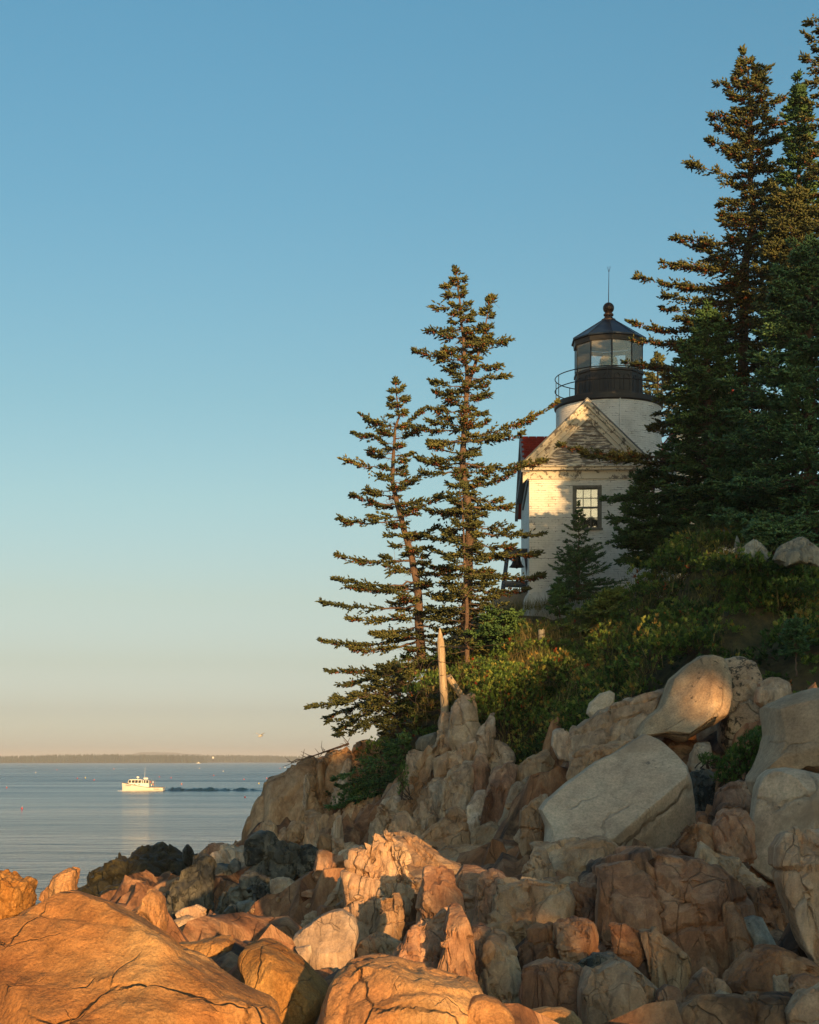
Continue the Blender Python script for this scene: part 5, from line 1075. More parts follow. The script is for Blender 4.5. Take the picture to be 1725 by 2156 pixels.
# small ones on the bank
S('slender spruce sapling rising in front of the house window', [(1219, 1058), (1219, 1130), (1220, 1255)], 47.6, .035, prof=[(1078, 5, 5), (1100, 16, 14), (1122, 30, 32), (1150, 42, 44), (1180, 34, 36), (1240, 45, 45)], nauto=40, needle='dark', seed=41, f0=.2, twl=.18, upsweep=.5, bare=.1, shl=.085, shr=.016, dens=.7, top_len=.5)
S('rounded dark spruce bush against the house wall', [(1215, 1165), (1216, 1210), (1217, 1262)], 47.2, .05, prof=[(1165, 30, 30), (1190, 48, 60), (1225, 62, 85), (1255, 62, 100)], nauto=56, needle='blue', seed=42, f0=.12, twl=.22, shl=.10, shr=.018, upsweep=.45, bare=.1, name='spruce_bush')
S('tiny spruce seedling at the foot of the whitewashed footing', [(1177, 1222), (1178, 1260), (1179, 1300)], 45.5, .02, prof=[(1235, 4, 4), (1262, 22, 22), (1290, 28, 26)], nauto=22, needle='dark', seed=43, f0=.1, twl=.16, upsweep=.5, bare=0, top_len=.4)
S('bright yellow-green sprawling spruce on the bank', [(1300, 1240), (1275, 1280), (1262, 1335)], 42, .05, [(1260, 1303, 1238, 0), (1270, 1270, 1252, -.2), (1290, 1240, 1275, .1), (1300, 1205, 1290, -.2), (1320, 1184, 1318, 0)], prof=[(1245, 15, 15), (1280, 45, 40), (1330, 75, 45)], nauto=36, needle='lime', seed=44, f0=.1, twl=.26, bare=.2, name='spruce_bush')
S('single blue-green spruce seedling at the lower right of the bank', [(1671, 1308), (1673, 1350), (1678, 1425)], 29.5, .02, prof=[(1312, 8, 8), (1330, 30, 30), (1345, 34, 34), (1375, 30, 40)], nauto=30, needle='blue', seed=45, f0=.15, twl=.14, shl=.09, shr=.016, upsweep=.4, bare=.2)
S('low spruce hummock right of the far pointed post', [(1620, 1105), (1625, 1130), (1632, 1165)], 35, .05, prof=[(1105, 40, 60), (1130, 60, 100), (1160, 50, 110)], nauto=50, needle='blue', seed=46, f0=.1, twl=.26, name='spruce_bush')
S('low dark spruce mat behind the second post', [(1060, 1300), (1062, 1325), (1064, 1360)], 44, .04, prof=[(1290, 40, 40), (1330, 80, 70), (1355, 90, 80)], nauto=40, needle='dark', seed=47, f0=.15, twl=.26, bare=.6, name='spruce_bush')
print('shoots', NSH)
# bare dead branch reaching over the water
dead = []
rng = np.random.default_rng(5)
c0 = np.array([P(*q) for q in [(735, 1566, 46), (700, 1578, 46), (660, 1592, 45.8), (625, 1603, 45.6), (608, 1610, 45.5)]]); dead.append((c0, .035, .006))
for i in range(34):
    t = rng.uniform(0, 3.9); a = int(t); p = c0[a] + (c0[a + 1] - c0[a]) * (t - a); e = p + np.array([rng.uniform(-.5, .15), rng.uniform(-.2, .2), rng.uniform(-.2, .38)]) * rng.uniform(.4, 1); dead.append((np.array([p, (p + e) / 2 + rng.normal(0, .03, 3), e]), .012, .005))
V_, T_ = tubes_np(dead, 5); o = link('dead_branch', mesh_np('dead_branch', V_ - c0[0], T_), FM['bark'], None, c0[0]); tag(o, 'bare dead branch reaching out over the water', 'branch')
# ------------------------------------------------------------------ shrubs, grass and leaves on the bank
LM = {}
LM['bay'] = leaf_mat('bayberry_leaves', [(0, lin('#314421')), (.35, lin('#526d32')), (.62, lin('#798d3e')), (.80, lin('#a59c4d')), (.91, lin('#9a622d')), (1, lin('#9a4028'))], .5, .2)
LM['yellow'] = leaf_mat('yellowing_leaves', [(0, lin('#4f5428')), (.5, lin('#86803c')), (1, lin('#b09a4a'))], .5, .25)
LM['red'] = leaf_mat('red_leaves', [(0, lin('#6d2a1c')), (1, lin('#b04a2c'))], .5, .2)
LM['grass'] = leaf_mat('dry_grass_blades', [(0, lin('#4a5228')), (.45, lin('#6f6a3a')), (.8, lin('#96824f')), (1, lin('#b79f6c'))], .7, .25)
LM['twig'] = plain('shrub_twig', lin('#4d3a2c'), .9, 0, .3, 10, 0)
def leaves_np(base, d, ln, wd, g):
    n = len(base); d = d / (np.linalg.norm(d, axis=1, keepdims=True) + 1e-9)
    s = np.cross(d, g.normal(0, 1, (n, 3)) * .35 + np.array([0, 0, 1.])); s /= np.linalg.norm(s, axis=1, keepdims=True) + 1e-9
    up = np.cross(s, d)
    V = np.stack([base, base + d * (ln * .55)[:, None] + s * wd[:, None] + up * (wd * .35)[:, None], base + d * ln[:, None], base + d * (ln * .55)[:, None] - s * wd[:, None] + up * (wd * .35)[:, None]], 1).reshape(-1, 3)
    q = np.arange(n * 4).reshape(n, 4); return V, np.concatenate([q[:, [0, 1, 2]], q[:, [0, 2, 3]]])
def rosettes(cent, axis, nl, ln, wd, g):
    n = len(cent); axis = axis / (np.linalg.norm(axis, axis=1, keepdims=True) + 1e-9)
    base = np.repeat(cent, nl, 0) + g.normal(0, .012, (n * nl, 3)); d = np.repeat(axis, nl, 0) + g.normal(0, .62, (n * nl, 3))
    return leaves_np(base, d, ln * g.uniform(.6, 1.25, n * nl), wd * g.uniform(.7, 1.2, n * nl), g)
def leafy(name, me_parts, mat, org, parent=None, kind=None):
    V = []; T = []; A = []; b = 0
    for v, t, a in me_parts: V.append(v - org); T.append(t + b); A.append(a); b += len(v)
    me = mesh_np(name, np.concatenate(V), np.concatenate(T), False); at = me.attributes.new('tint', 'FLOAT', 'POINT'); at.data.foreach_set('value', np.concatenate(A).astype(np.float32))
    o = link(name, me, mat, parent, org if parent is None else None)
    if kind: o['kind'] = kind
    return o
def edge_y(x): return np.interp(x, [-6, -2, 1, 2.5, 3.5, 5, 7, 10, 14], [60, 44.5, 40.6, 37.6, 33.8, 32.2, 29.8, 26.5, 20])
def thicket():
    g = np.random.default_rng(8); parts = []; tw = []
    N = 720; x = g.uniform(-2.5, 12, N * 3); ex = edge_y(x); y = ex + g.uniform(0, 1, N * 3) ** 1.2 * 17
    ok = (y < 49.5 - .0 * x) & (x < (1740 - UC) / F * y + .5) & ~((x > 2.9) & (y > 46)) & ~((x < 2.9) & (y > 47.5) & (x > 1.8))
    x, y = x[ok][:N], y[ok][:N]; cents = []; axes = []; tints = []
    for a, b in zip(x, y):
        z = ground_z(a, b); r = g.uniform(.25, .7) * (1.35 if g.uniform() < .15 else 1); h = r * g.uniform(.6, 1.35) * (1.15 if b < 40 else .7) * (.45 if (a > 6.0 and b > 29.5) or (2.6 < a < 4.3 and 37.5 < b < 42) else 1.0); nr = int(30 * (r / .45) ** 2)
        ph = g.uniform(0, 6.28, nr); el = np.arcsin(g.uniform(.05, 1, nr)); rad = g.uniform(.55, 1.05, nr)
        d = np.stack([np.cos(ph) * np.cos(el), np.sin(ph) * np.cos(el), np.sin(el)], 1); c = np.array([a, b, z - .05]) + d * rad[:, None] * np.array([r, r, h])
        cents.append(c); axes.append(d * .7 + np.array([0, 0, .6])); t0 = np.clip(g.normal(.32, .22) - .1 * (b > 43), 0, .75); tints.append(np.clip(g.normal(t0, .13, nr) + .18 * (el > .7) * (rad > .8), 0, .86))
        for q in range(3): tw.append((np.array([[a, b, z - .1], c[q * 2] * .5 + np.array([a, b, z]) * .5, c[q * 2]]), .010, .004))
    C = np.concatenate(cents); A = np.concatenate(axes); Tn = np.concatenate(tints); red = g.uniform(0, 1, len(Tn)) < .018; Tn[red] = g.uniform(.88, 1, red.sum())
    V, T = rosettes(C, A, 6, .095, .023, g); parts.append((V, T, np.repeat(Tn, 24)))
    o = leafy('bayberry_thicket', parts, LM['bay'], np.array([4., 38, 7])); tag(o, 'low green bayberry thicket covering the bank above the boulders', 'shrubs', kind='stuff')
    Vt, Tt = tubes_np(tw, 3); t = link('thicket_twigs', mesh_np('thicket_twigs', Vt - np.array([4., 38, 7]), Tt), LM['twig'], o); t['kind'] = 'stuff'
thicket()
def grass():
    g = np.random.default_rng(12); P_ = []
    def patch(x0, x1, y0, y1, n, h): P_.append((g.uniform(x0, x1, n), g.uniform(y0, y1, n), g.uniform(.5, 1.2, n) * h))
    patch(2.6, 8.5, 43.5, 49.8, 6000, .36); patch(1.0, 4.6, 39, 44, 4200, .5); patch(-2, 2.5, 41.5, 47.5, 2600, .3); patch(4, 9.5, 32, 43, 5200, .6); patch(2.2, 4.2, 34, 39.5, 1500, .5); patch(6, 10, 36, 43, 1500, .5); patch(1.6, 3.2, 37.5, 40, 900, .5)
    x = np.concatenate([p[0] for p in P_]); y = np.concatenate([p[1] for p in P_]); h = np.concatenate([p[2] for p in P_])
    ok = y > edge_y(x) - .3; x, y, h = x[ok], y[ok], h[ok]; n = len(x)
    z = ground_zv(x, y) - .03
    b = np.stack([x, y, z], 1); lean = g.normal(0, .28, (n, 3)); lean[:, 2] = 1; m = b + lean * (h * .55)[:, None]; lean2 = lean + g.normal(0, .35, (n, 3)); lean2[:, 2] *= .8; t = m + lean2 * (h * .5)[:, None]
    s = g.normal(0, 1, (n, 3)); s[:, 2] = 0; s /= np.linalg.norm(s, axis=1, keepdims=True); w = .006
    V = np.stack([b - s * w, b + s * w, m + s * w * .8, m - s * w * .8, t], 1).reshape(-1, 3); q = np.arange(n * 5).reshape(n, 5)
    T = np.concatenate([q[:, [0, 1, 2]], q[:, [0, 2, 3]], q[:, [3, 2, 4]]])
    o = leafy('dry_grass', [(V, T, np.repeat(np.clip(g.normal(.5, .24, n), 0, 1), 5))], LM['grass'], np.array([4., 42, 8])); tag(o, 'dry straw-coloured grass growing among the shrubs', 'grass', kind='stuff')
grass()
def shrub(label, pts, Y, mat, nros, nl, ln, wd, seed, tint=(.4, .2), twigs=10, hang=0.0, name='leafy_shrub', depth=.35):
    """pts: outline in picture units, filled with leaf whorls; real depth around Y"""
    g = np.random.default_rng(seed); pts = np.asarray(pts, float); lo, hi = pts.min(0), pts.max(0); base = P(pts[:, 0].mean(), hi[1], Y)
    root = empty(name, base); tag(root, label, 'shrub')
    def inside(p):
        r = np.zeros(len(p), bool); a = pts; b = np.roll(pts, -1, 0)
        for (x1, y1), (x2, y2) in zip(a, b):
            c = ((y1 > p[:, 1]) != (y2 > p[:, 1])) & (p[:, 0] < (x2 - x1) * (p[:, 1] - y1) / (y2 - y1 + 1e-9) + x1); r ^= c
        return r
    q = g.uniform(lo, hi, (nros * 6, 2)); q = q[inside(q)][:nros]; yy = Y + g.normal(0, depth, len(q)); C = np.array([P(u, v, y) for (u, v), y in zip(q, yy)])
    ax = C - (base + np.array([0, 0, -.3])); ax /= np.linalg.norm(ax, axis=1, keepdims=True); ax = ax * .5 + np.array([0, -.3, .6 - hang]) + g.normal(0, .2, ax.shape)
    V, T = rosettes(C, ax, nl, ln, wd, g); leafy('leaves', [(V, T, np.repeat(np.clip(g.normal(tint[0], tint[1], len(C)), 0, 1), nl * 4))], mat, base, root, 'stuff')
    tw = []
    for i in range(twigs):
        e = C[g.integers(0, len(C))]; s = base + np.array([g.normal(0, .15), g.normal(0, .1), -.05]); tw.append((np.array([s, s * .45 + e * .55 + g.normal(0, .06, 3), e]), .016, .006))
    Vt, Tt = tubes_np(tw, 4); link('stems', mesh_np('stems', Vt - base, Tt), LM['twig'], root)['kind'] = 'stuff'
shrub('sunlit green shrub hanging over the cliff edge right of the tall post', [(985, 1480), (1000, 1420), (1040, 1395), (1100, 1400), (1140, 1430), (1160, 1480), (1130, 1530), (1090, 1560), (1060, 1520), (1010, 1510)], 38.2, LM['bay'], 800, 6, .085, .02, 1, (.52, .2), 14)
shrub('reddish-leaved twiggy plant among the dry grass above the bank', [(1370, 1185), (1380, 1168), (1392, 1172), (1396, 1200), (1380, 1215), (1365, 1212)], 42.5, LM['red'], 60, 5, .07, .016, 2, (.5, .3), 6, depth=.1)
shrub('leggy shrub with yellow-tipped leaves left of the far pointed post', [(1470, 1140), (1500, 1130), (1530, 1150), (1545, 1190), (1550, 1250), (1500, 1290), (1470, 1250), (1490, 1190)], 35.2, LM['yellow'], 170, 5, .10, .024, 3, (.4, .25), 22, depth=.2)
shrub('large dark shrub with bare reddish stems under the grey boulders', [(1520, 1230), (1570, 1195), (1640, 1185), (1690, 1200), (1715, 1240), (1690, 1290), (1600, 1300), (1530, 1290)], 33, LM['bay'], 1000, 6, .08, .019, 4, (.30, .14), 40)
shrub('green weeds growing in the cleft left of the big right boulder', [(1500, 1640), (1530, 1590), (1570, 1545), (1612, 1530), (1615, 1570), (1590, 1620), (1550, 1650), (1520, 1650)], 23.5, LM['bay'], 420, 5, .085, .014, 5, (.32, .12), 26, depth=.2)
shrub('small green plant rooted under the split lichen boulder', [(1470, 1595), (1485, 1588), (1520, 1600), (1510, 1612), (1480, 1610)], 26, LM['bay'], 60, 5, .07, .014, 6, (.35, .1), 8, depth=.1)
shrub('little green plant clinging to the cliff face', [(835, 1620), (850, 1605), (862, 1625), (858, 1660), (840, 1680)], 36.3, LM['bay'], 70, 5, .10, .012, 7, (.35, .1), 10, depth=.1)
shrub('bright young shrub lit by the sun beside the short flat post', [(1150, 1395), (1180, 1370), (1240, 1370), (1260, 1400), (1220, 1420), (1170, 1420)], 40.5, LM['bay'], 300, 6, .08, .019, 9, (.55, .15), 8)
# ------------------------------------------------------------------ lobster boat and its wake
K = .00615
BM = {'hull': plain('white_hull_paint', lin('#e6e0d2'), .35, 0, .04, 2, 0), 'stripe': plain('brown_gunwale', lin('#4a2c20'), .5, 0, .1, 5, 0), 'dark': plain('dark_glass', lin('#1c2226'), .12, 0, .1, 3, 0),
      'deck': plain('grey_deck', lin('#8d8a82'), .7, 0, .1, 4, 0), 'metal': plain('worn_metal', lin('#8a8378'), .5, .3, .1, 5, 0), 'orange': plain('orange_float', lin('#c4572b'), .5, 0, .1, 5, 0), 'green': plain('green_float', lin('#6d8a3c'), .5, 0, .1, 5, 0),
      'blue': plain('blue_trim', lin('#2b3550'), .5, 0, .1, 3, 0)}
BX = (300 - UC) / F * 261.0
boat = empty('lobster_boat', (BX, 261.0, 0)); tag(boat, 'white lobster boat with dark red rail motoring left across the bay', 'boat')
def bx(px): return (px - 868) * K
def bz_(py): return (697 - py) * K
secs = []
NS = 18
for i in range(NS):
    t = i / (NS - 1); px = 322 + (1432 - 322) * t; top = np.interp(px, [322, 450, 600, 760, 900, 1050, 1432], [474, 492, 522, 556, 582, 598, 600]); beam = 1.12 * (1 - (1 - min(1, t * 1.9)) ** 2.1) ** .8 + .02
    x_top = bx(px) - .0; flare = .72 + .28 * min(1, t * 1.5); pts = []
    for f, wf in ((0, 1.0), (.35, .95), (.7, .86), (1.0, .74), (1.25, .45)):
        z = bz_(top) * (1 - f); pts.append((x_top + (.10 * f if t < .02 else 0), beam * (wf if t > .15 else wf * flare), z))
    secs.append(pts)
V = []; Fq = []; m = 5
for s in secs: V += [(x, -y, z) for x, y, z in s] + [(x, y, z) for x, y, z in s]
for i in range(NS - 1):
    for j in range(m - 1):
        a = i * 10 + j; Fq.append((a, a + 10, a + 11, a + 1)); a += 5; Fq.append((a, a + 1, a + 11, a + 10))
Fq.append(tuple((NS - 1) * 10 + j for j in range(5)) + tuple((NS - 1) * 10 + 9 - j for j in range(5)))
for i in range(NS - 1): Fq.append((i * 10, i * 10 + 5, i * 10 + 15, i * 10 + 10))
mb = MB(); mb.add(V, Fq); hull = mb.build('hull', BM['hull'], boat, True, 50)
for s in (-1, 1): MB().tube([(q[0][0], s * q[0][1], q[0][2] + .01) for q in secs], .045, 6).build('gunwale', BM['stripe'], boat)
cab = MB().prism([(bx(500), -.78, bz_(482)), (bx(1052), -.78, bz_(500)), (bx(1052), -.78, bz_(592)), (bx(860), -.78, bz_(576)), (bx(600), -.78, bz_(530))], (0, 1.56, 0)).build('trunk_cabin', BM['hull'], boat)
wh = MB().prism([(bx(504), -.74, bz_(490)), (bx(506), -.74, bz_(436)), (bx(525), -.74, bz_(404)), (bx(1048), -.74, bz_(410)), (bx(1048), -.74, bz_(505))], (0, 1.48, 0)).build('wheelhouse', BM['hull'], boat)
MB().prism([(bx(516), -.82, bz_(404)), (bx(560), -.82, bz_(390)), (bx(700), -.82, bz_(382)), (bx(860), -.82, bz_(390)), (bx(870), -.82, bz_(404))], (0, 1.64, 0)).build('cabin_roof', BM['hull'], boat)
for (a, b, c, d) in ((518, 590, 408, 476), (604, 684, 408, 478), (690, 768, 408, 480), (778, 852, 410, 482), (872, 898, 412, 484), (924, 968, 412, 486), (986, 1040, 414, 488)):
    for s in (-1, 1):
        sl_ = 8 if b < 860 else 0
        MB().prism([(bx(a), s * .742, bz_(d)), (bx(b - sl_), s * .742, bz_(d)), (bx(b), s * .742, bz_(c)), (bx(a + sl_), s * .742, bz_(c))], (0, s * .015, 0)).build('cabin_window', BM['dark'], wh)
for (a, b) in ((670, 704), (784, 816)): MB().prism([(bx(a), -.785, bz_(540)), (bx(b), -.785, bz_(542)), (bx(b), -.785, bz_(520)), (bx(a), -.785, bz_(514))], (0, -.012, 0)).build('porthole', BM['dark'], cab)
MB().lathe([(.03, bz_(384)), (.05, bz_(360)), (.24, bz_(346)), (.25, bz_(330)), (.20, bz_(312)), (.02, bz_(310))], 14, (bx(745), 0, 0)).build('radar_dome', BM['hull'], boat, True)
MB().tube([(bx(898), 0, bz_(366)), (bx(912), 0, bz_(366)), (bx(1000), 0, bz_(366)), (bx(1016), 0, bz_(366))], [.12, .17, .17, .12], 12).build('life_raft', BM['hull'], boat, True)
MB().tube([(bx(922), 0, bz_(380)), (bx(942), 0, bz_(40))], [.022, .012], 6).build('mast', BM['hull'], boat)
MB().tube([(bx(828), .3, bz_(384)), (bx(828), .3, bz_(230))], .010, 5).build('antenna', BM['metal'], boat)
MB().tube([(bx(1090), .2, bz_(430)), (bx(1125), .2, bz_(345))], .012, 5).build('hauler_arm', BM['metal'], boat)
rk = MB()
for x in (1088, 1192):
    for y in (-.7, .7): rk.tube([(bx(x), y, bz_(596)), (bx(x), y, bz_(422))], .02, 5)
for y in (-.7, .7): rk.tube([(bx(1082), y, bz_(425)), (bx(1196), y, bz_(425))], .02, 5)
rk.build('rope_rack', BM['metal'], boat)
for i, (x, y, mk) in enumerate(((1098, 455, 'orange'), (1110, 520, 'green'), (1125, 540, 'hull'), (1165, 455, 'hull'), (1168, 520, 'orange'), (1180, 545, 'metal'), (1145, 500, 'metal'))):
    MB().lathe([(.005, -.16), (.07, -.11), (.085, 0), (.06, .13), (.01, .16)], 8, (bx(x), -.66, bz_(y))).build('hanging_float', BM[mk], boat, True)
MB().box((bx(1250), 0, bz_(612)), (420 * K, 1.9, .04)).build('work_deck', BM['deck'], boat)
MB().tube([(bx(1180), -1.0, bz_(585)), (bx(1505), -1.0, bz_(594))], .03, 5).build('stern_pole', BM['metal'], boat)
def text(body, size, loc, name, mat, par, shear=0):
    cu = bpy.data.curves.new(name, 'FONT'); cu.body = body; cu.size = size; cu.extrude = .004; cu.shear = shear
    o = bpy.data.objects.new(name, cu); COL.objects.link(o); o.location = loc; o.rotation_euler = (R(90), 0, 0); o.parent = par; bpy.context.view_layer.update(); me = bpy.data.meshes.new_from_object(o); bpy.data.objects.remove(o); me.materials.clear(); me.materials.append(mat)
    o = link(name, me, None, par); o.location = loc; o.rotation_euler = (R(90), 0, 0); return o
tn = text('Shady Lady', .21, (bx(455), -.98, bz_(545)), 'bow_lettering', BM['stripe'], boat, .3); tn.rotation_euler = (R(90), R(3), R(-16))
text('ME 5202 Y', .26, (bx(1195), -1.14, bz_(655)), 'hull_number', BM['blue'], boat)
# wake: a real swell of water trailing to the right, and a low bow wave
def wake():
    g = np.random.default_rng(2); nx, ny = 260, 26; xs = np.linspace(bx(1400), bx(4400), nx); ys = np.linspace(-4, 5, ny); X, Yg = np.meshgrid(xs, ys, indexing='ij'); t = (X - xs[0]) / (xs[-1] - xs[0])
    q = np.stack([X.ravel() * .55, Yg.ravel() * .5, X.ravel() * 0], 1)
    nz = fbm(q, 4, 4).reshape(X.shape); n2 = fbm(q * np.array([3.0, 2.0, 1]), 3, 14).reshape(X.shape)
    h = (.42 + .2 * nz) * np.exp(-((Yg - .4 * np.sin(t * 14)) / (.9 + .5 * t)) ** 2) + .16 * n2 * np.exp(-(Yg / (1.6 + 1.5 * t)) ** 2)
    h = h * np.clip(t * 14, 0, 1) * np.clip((1 - t) * 3, 0, 1)
    V = np.stack([X + BX, Yg + 261.0, h + .004 - .03 * (np.abs(Yg - .5) > 4.2)], 2).reshape(-1, 3); ii = np.arange(nx * ny).reshape(nx, ny)
    Tq = np.stack([ii[:-1, :-1].ravel(), ii[1:, :-1].ravel(), ii[1:, 1:].ravel(), ii[:-1, 1:].ravel()], 1)
    o = link('boat_wake', mesh_np('boat_wake', V, Tq), bpy.data.materials['sea_water']); tag(o, 'rolling wake trailing behind the lobster boat', kind='structure')
    foam = plain('foam', lin('#d9d6cc'), .9, 0, .1, 6, .3); fm_ = MB()
    for i in range(60):
        x = bx(315) + g.uniform(-.5, 5.5); y = -g.uniform(.2, .25) - np.interp(x - bx(322), [-.5, 0, 1.5, 4, 7], [0, .15, .9, 1.15, 1.2]); r = g.uniform(.05, .16) * np.exp(-(x - bx(322)) * .18); fm_.lathe([(.001, r * .8), (r * .7, r * .5), (r, 0)], 6, (x, y, .0))
    f = fm_.build('bow_foam', foam, None, True, 60, (BX, 261.0, .0)); tag(f, 'white foam along the boat waterline', 'foam', kind='stuff')
wake()
# ------------------------------------------------------------------ other boats, buoys, gull
def far_boat(u, Yb, L0, label):
    o = empty('distant_boat', ((u - UC) / F * Yb, Yb, 0)); tag(o, label, 'boat')
    s = L0; MB().prism([(-.5 * s, -.12 * s, .17 * s), (-.46 * s, -.12 * s, 0), (.48 * s, -.12 * s, 0), (.5 * s, -.12 * s, .10 * s), (0, -.12 * s, .12 * s)], (0, .24 * s, 0)).build('hull', BM['hull'], o)
    MB().prism([(-.2 * s, -.09 * s, .12 * s), (.16 * s, -.09 * s, .12 * s), (.16 * s, -.09 * s, .28 * s), (-.15 * s, -.09 * s, .28 * s)], (0, .18 * s, 0)).build('cabin', BM['hull'], o)
    MB().tube([(0, 0, .28 * s), (0, 0, .55 * s)], .012 * s, 5).build('mast', BM['metal'], o)
far_boat(418, 2700, 6.5, 'tiny white boat far off before the island shore')
far_boat(668, 864, 5.0, 'small white boat mostly hidden behind the headland')
g = np.random.default_rng(9)
BU = {}
for c, h in (('red', '#b8342a'), ('orange', '#cf6a2e'), ('white', '#e2ddcb'), ('yellow', '#d0b24a')): BU[c] = plain(c + '_buoy_paint', lin(h), .5, 0, .1, 3, 0)
protos = {}
spots = [(46, 1704, 'red', 'nearest red buoy, alone on the water at the far left'), (516, 1680, 'red', 'red buoy below the wake, near the headland'), (382, 1652, 'orange', 'orange buoy close behind the boat, above its wake'),
         (14, 1660, 'red', 'red buoy at the left picture edge, level with the boat'), (198, 1643.6, 'red', 'red buoy left of the boat, the nearer of two reds there'), (163, 1640, 'red', 'red buoy left of the boat, the farther of two reds there'),
         (180, 1639, 'yellow', 'yellow buoy between two red ones left of the boat'), (289, 1647.5, 'white', 'white buoy just beyond the boat bow'), (336, 1637, 'red', 'red buoy far beyond the boat cabin'), (360, 1639, 'red', 'red buoy beyond the boat stern'),
         (514, 1642.5, 'red', 'red buoy right of the wake, farther out toward the island'), (562, 1640, 'red', 'red buoy beside the headland, beyond the wake'), (581, 1637.6, 'orange', 'orange buoy nearest the headland edge'), (545, 1651, 'yellow', 'yellow buoy just beyond the end of the wake'),
         (590, 1619, 'red', 'tiny red buoy far out beside the dead branch'), (470, 1625, 'white', 'tiny white buoy far out between boat and headland'), (600, 1617, 'white', 'tiny white buoy far out just left of the dead branch tip'), (120, 1622, 'red', 'tiny red buoy far out toward the island, left of the boat'),
         (75, 1628, 'white', 'white buoy far out near the left side'), (240, 1620, 'orange', 'tiny orange buoy far out beyond the bow'), (420, 1619, 'white', 'tiny white buoy below the distant white boat'), (450, 1634, 'red', 'red buoy above the wake, midway to the headland')]
for u, v, c, lab in spots:
    Yb = EYE * F / (v - VH); key = c
    if key not in protos:
        root = empty('buoy'); body = MB().lathe([(.01, -.25), (.15, -.2), (.20, 0), (.19, .2), (.10, .32), (.02, .34)], 10).build('float', BU[c], root, True); st = MB().tube([(0, 0, .3), (0, 0, .62)], .025, 5).build('stick', BU['white' if c != 'white' else 'red'], root); protos[key] = root; r = root
    else:
        src = protos[key]; r = src.copy(); COL.objects.link(r)
        for ch in src.children: q = ch.copy(); COL.objects.link(q); q.parent = r
    r.location = ((u - UC) / F * Yb, Yb, 0); r.rotation_euler = (g.uniform(-.3, .3), g.uniform(-.3, .3), g.uniform(0, 6)); s = .5 + .3 * max(0, (Yb - 150) / 250); r.scale = (s, s, s)
    tag(r, lab, 'buoy', 'lobster buoys on the bay')
gb = np.array(P(548, 1550, 90)); gl = empty('gull', gb); tag(gl, 'gull flying low over the water with wings raised', 'bird')
gm = plain('gull_white', lin('#cfcabd'), .7, 0, .05, 3, 0)
MB().lathe([(.005, -.22), (.05, -.12), (.075, 0), (.06, .12), (.04, .17), (.045, .21), (.01, .27)], 8).build('body', gm, gl, True).rotation_euler = (0, R(80), 0)
for s in (-1, 1): MB().prism([(-.08, 0, .03), (.08, 0, .03), (.03, s * .28, .17), (-.04, s * .28, .16)], (0, 0, .014)).add([(-.05, s * .27, .165), (.04, s * .27, .17), (-.02, s * .6, .12)], [(0, 1, 2)]).build('wing', gm, gl)
gl.rotation_euler = (0, 0, R(60))

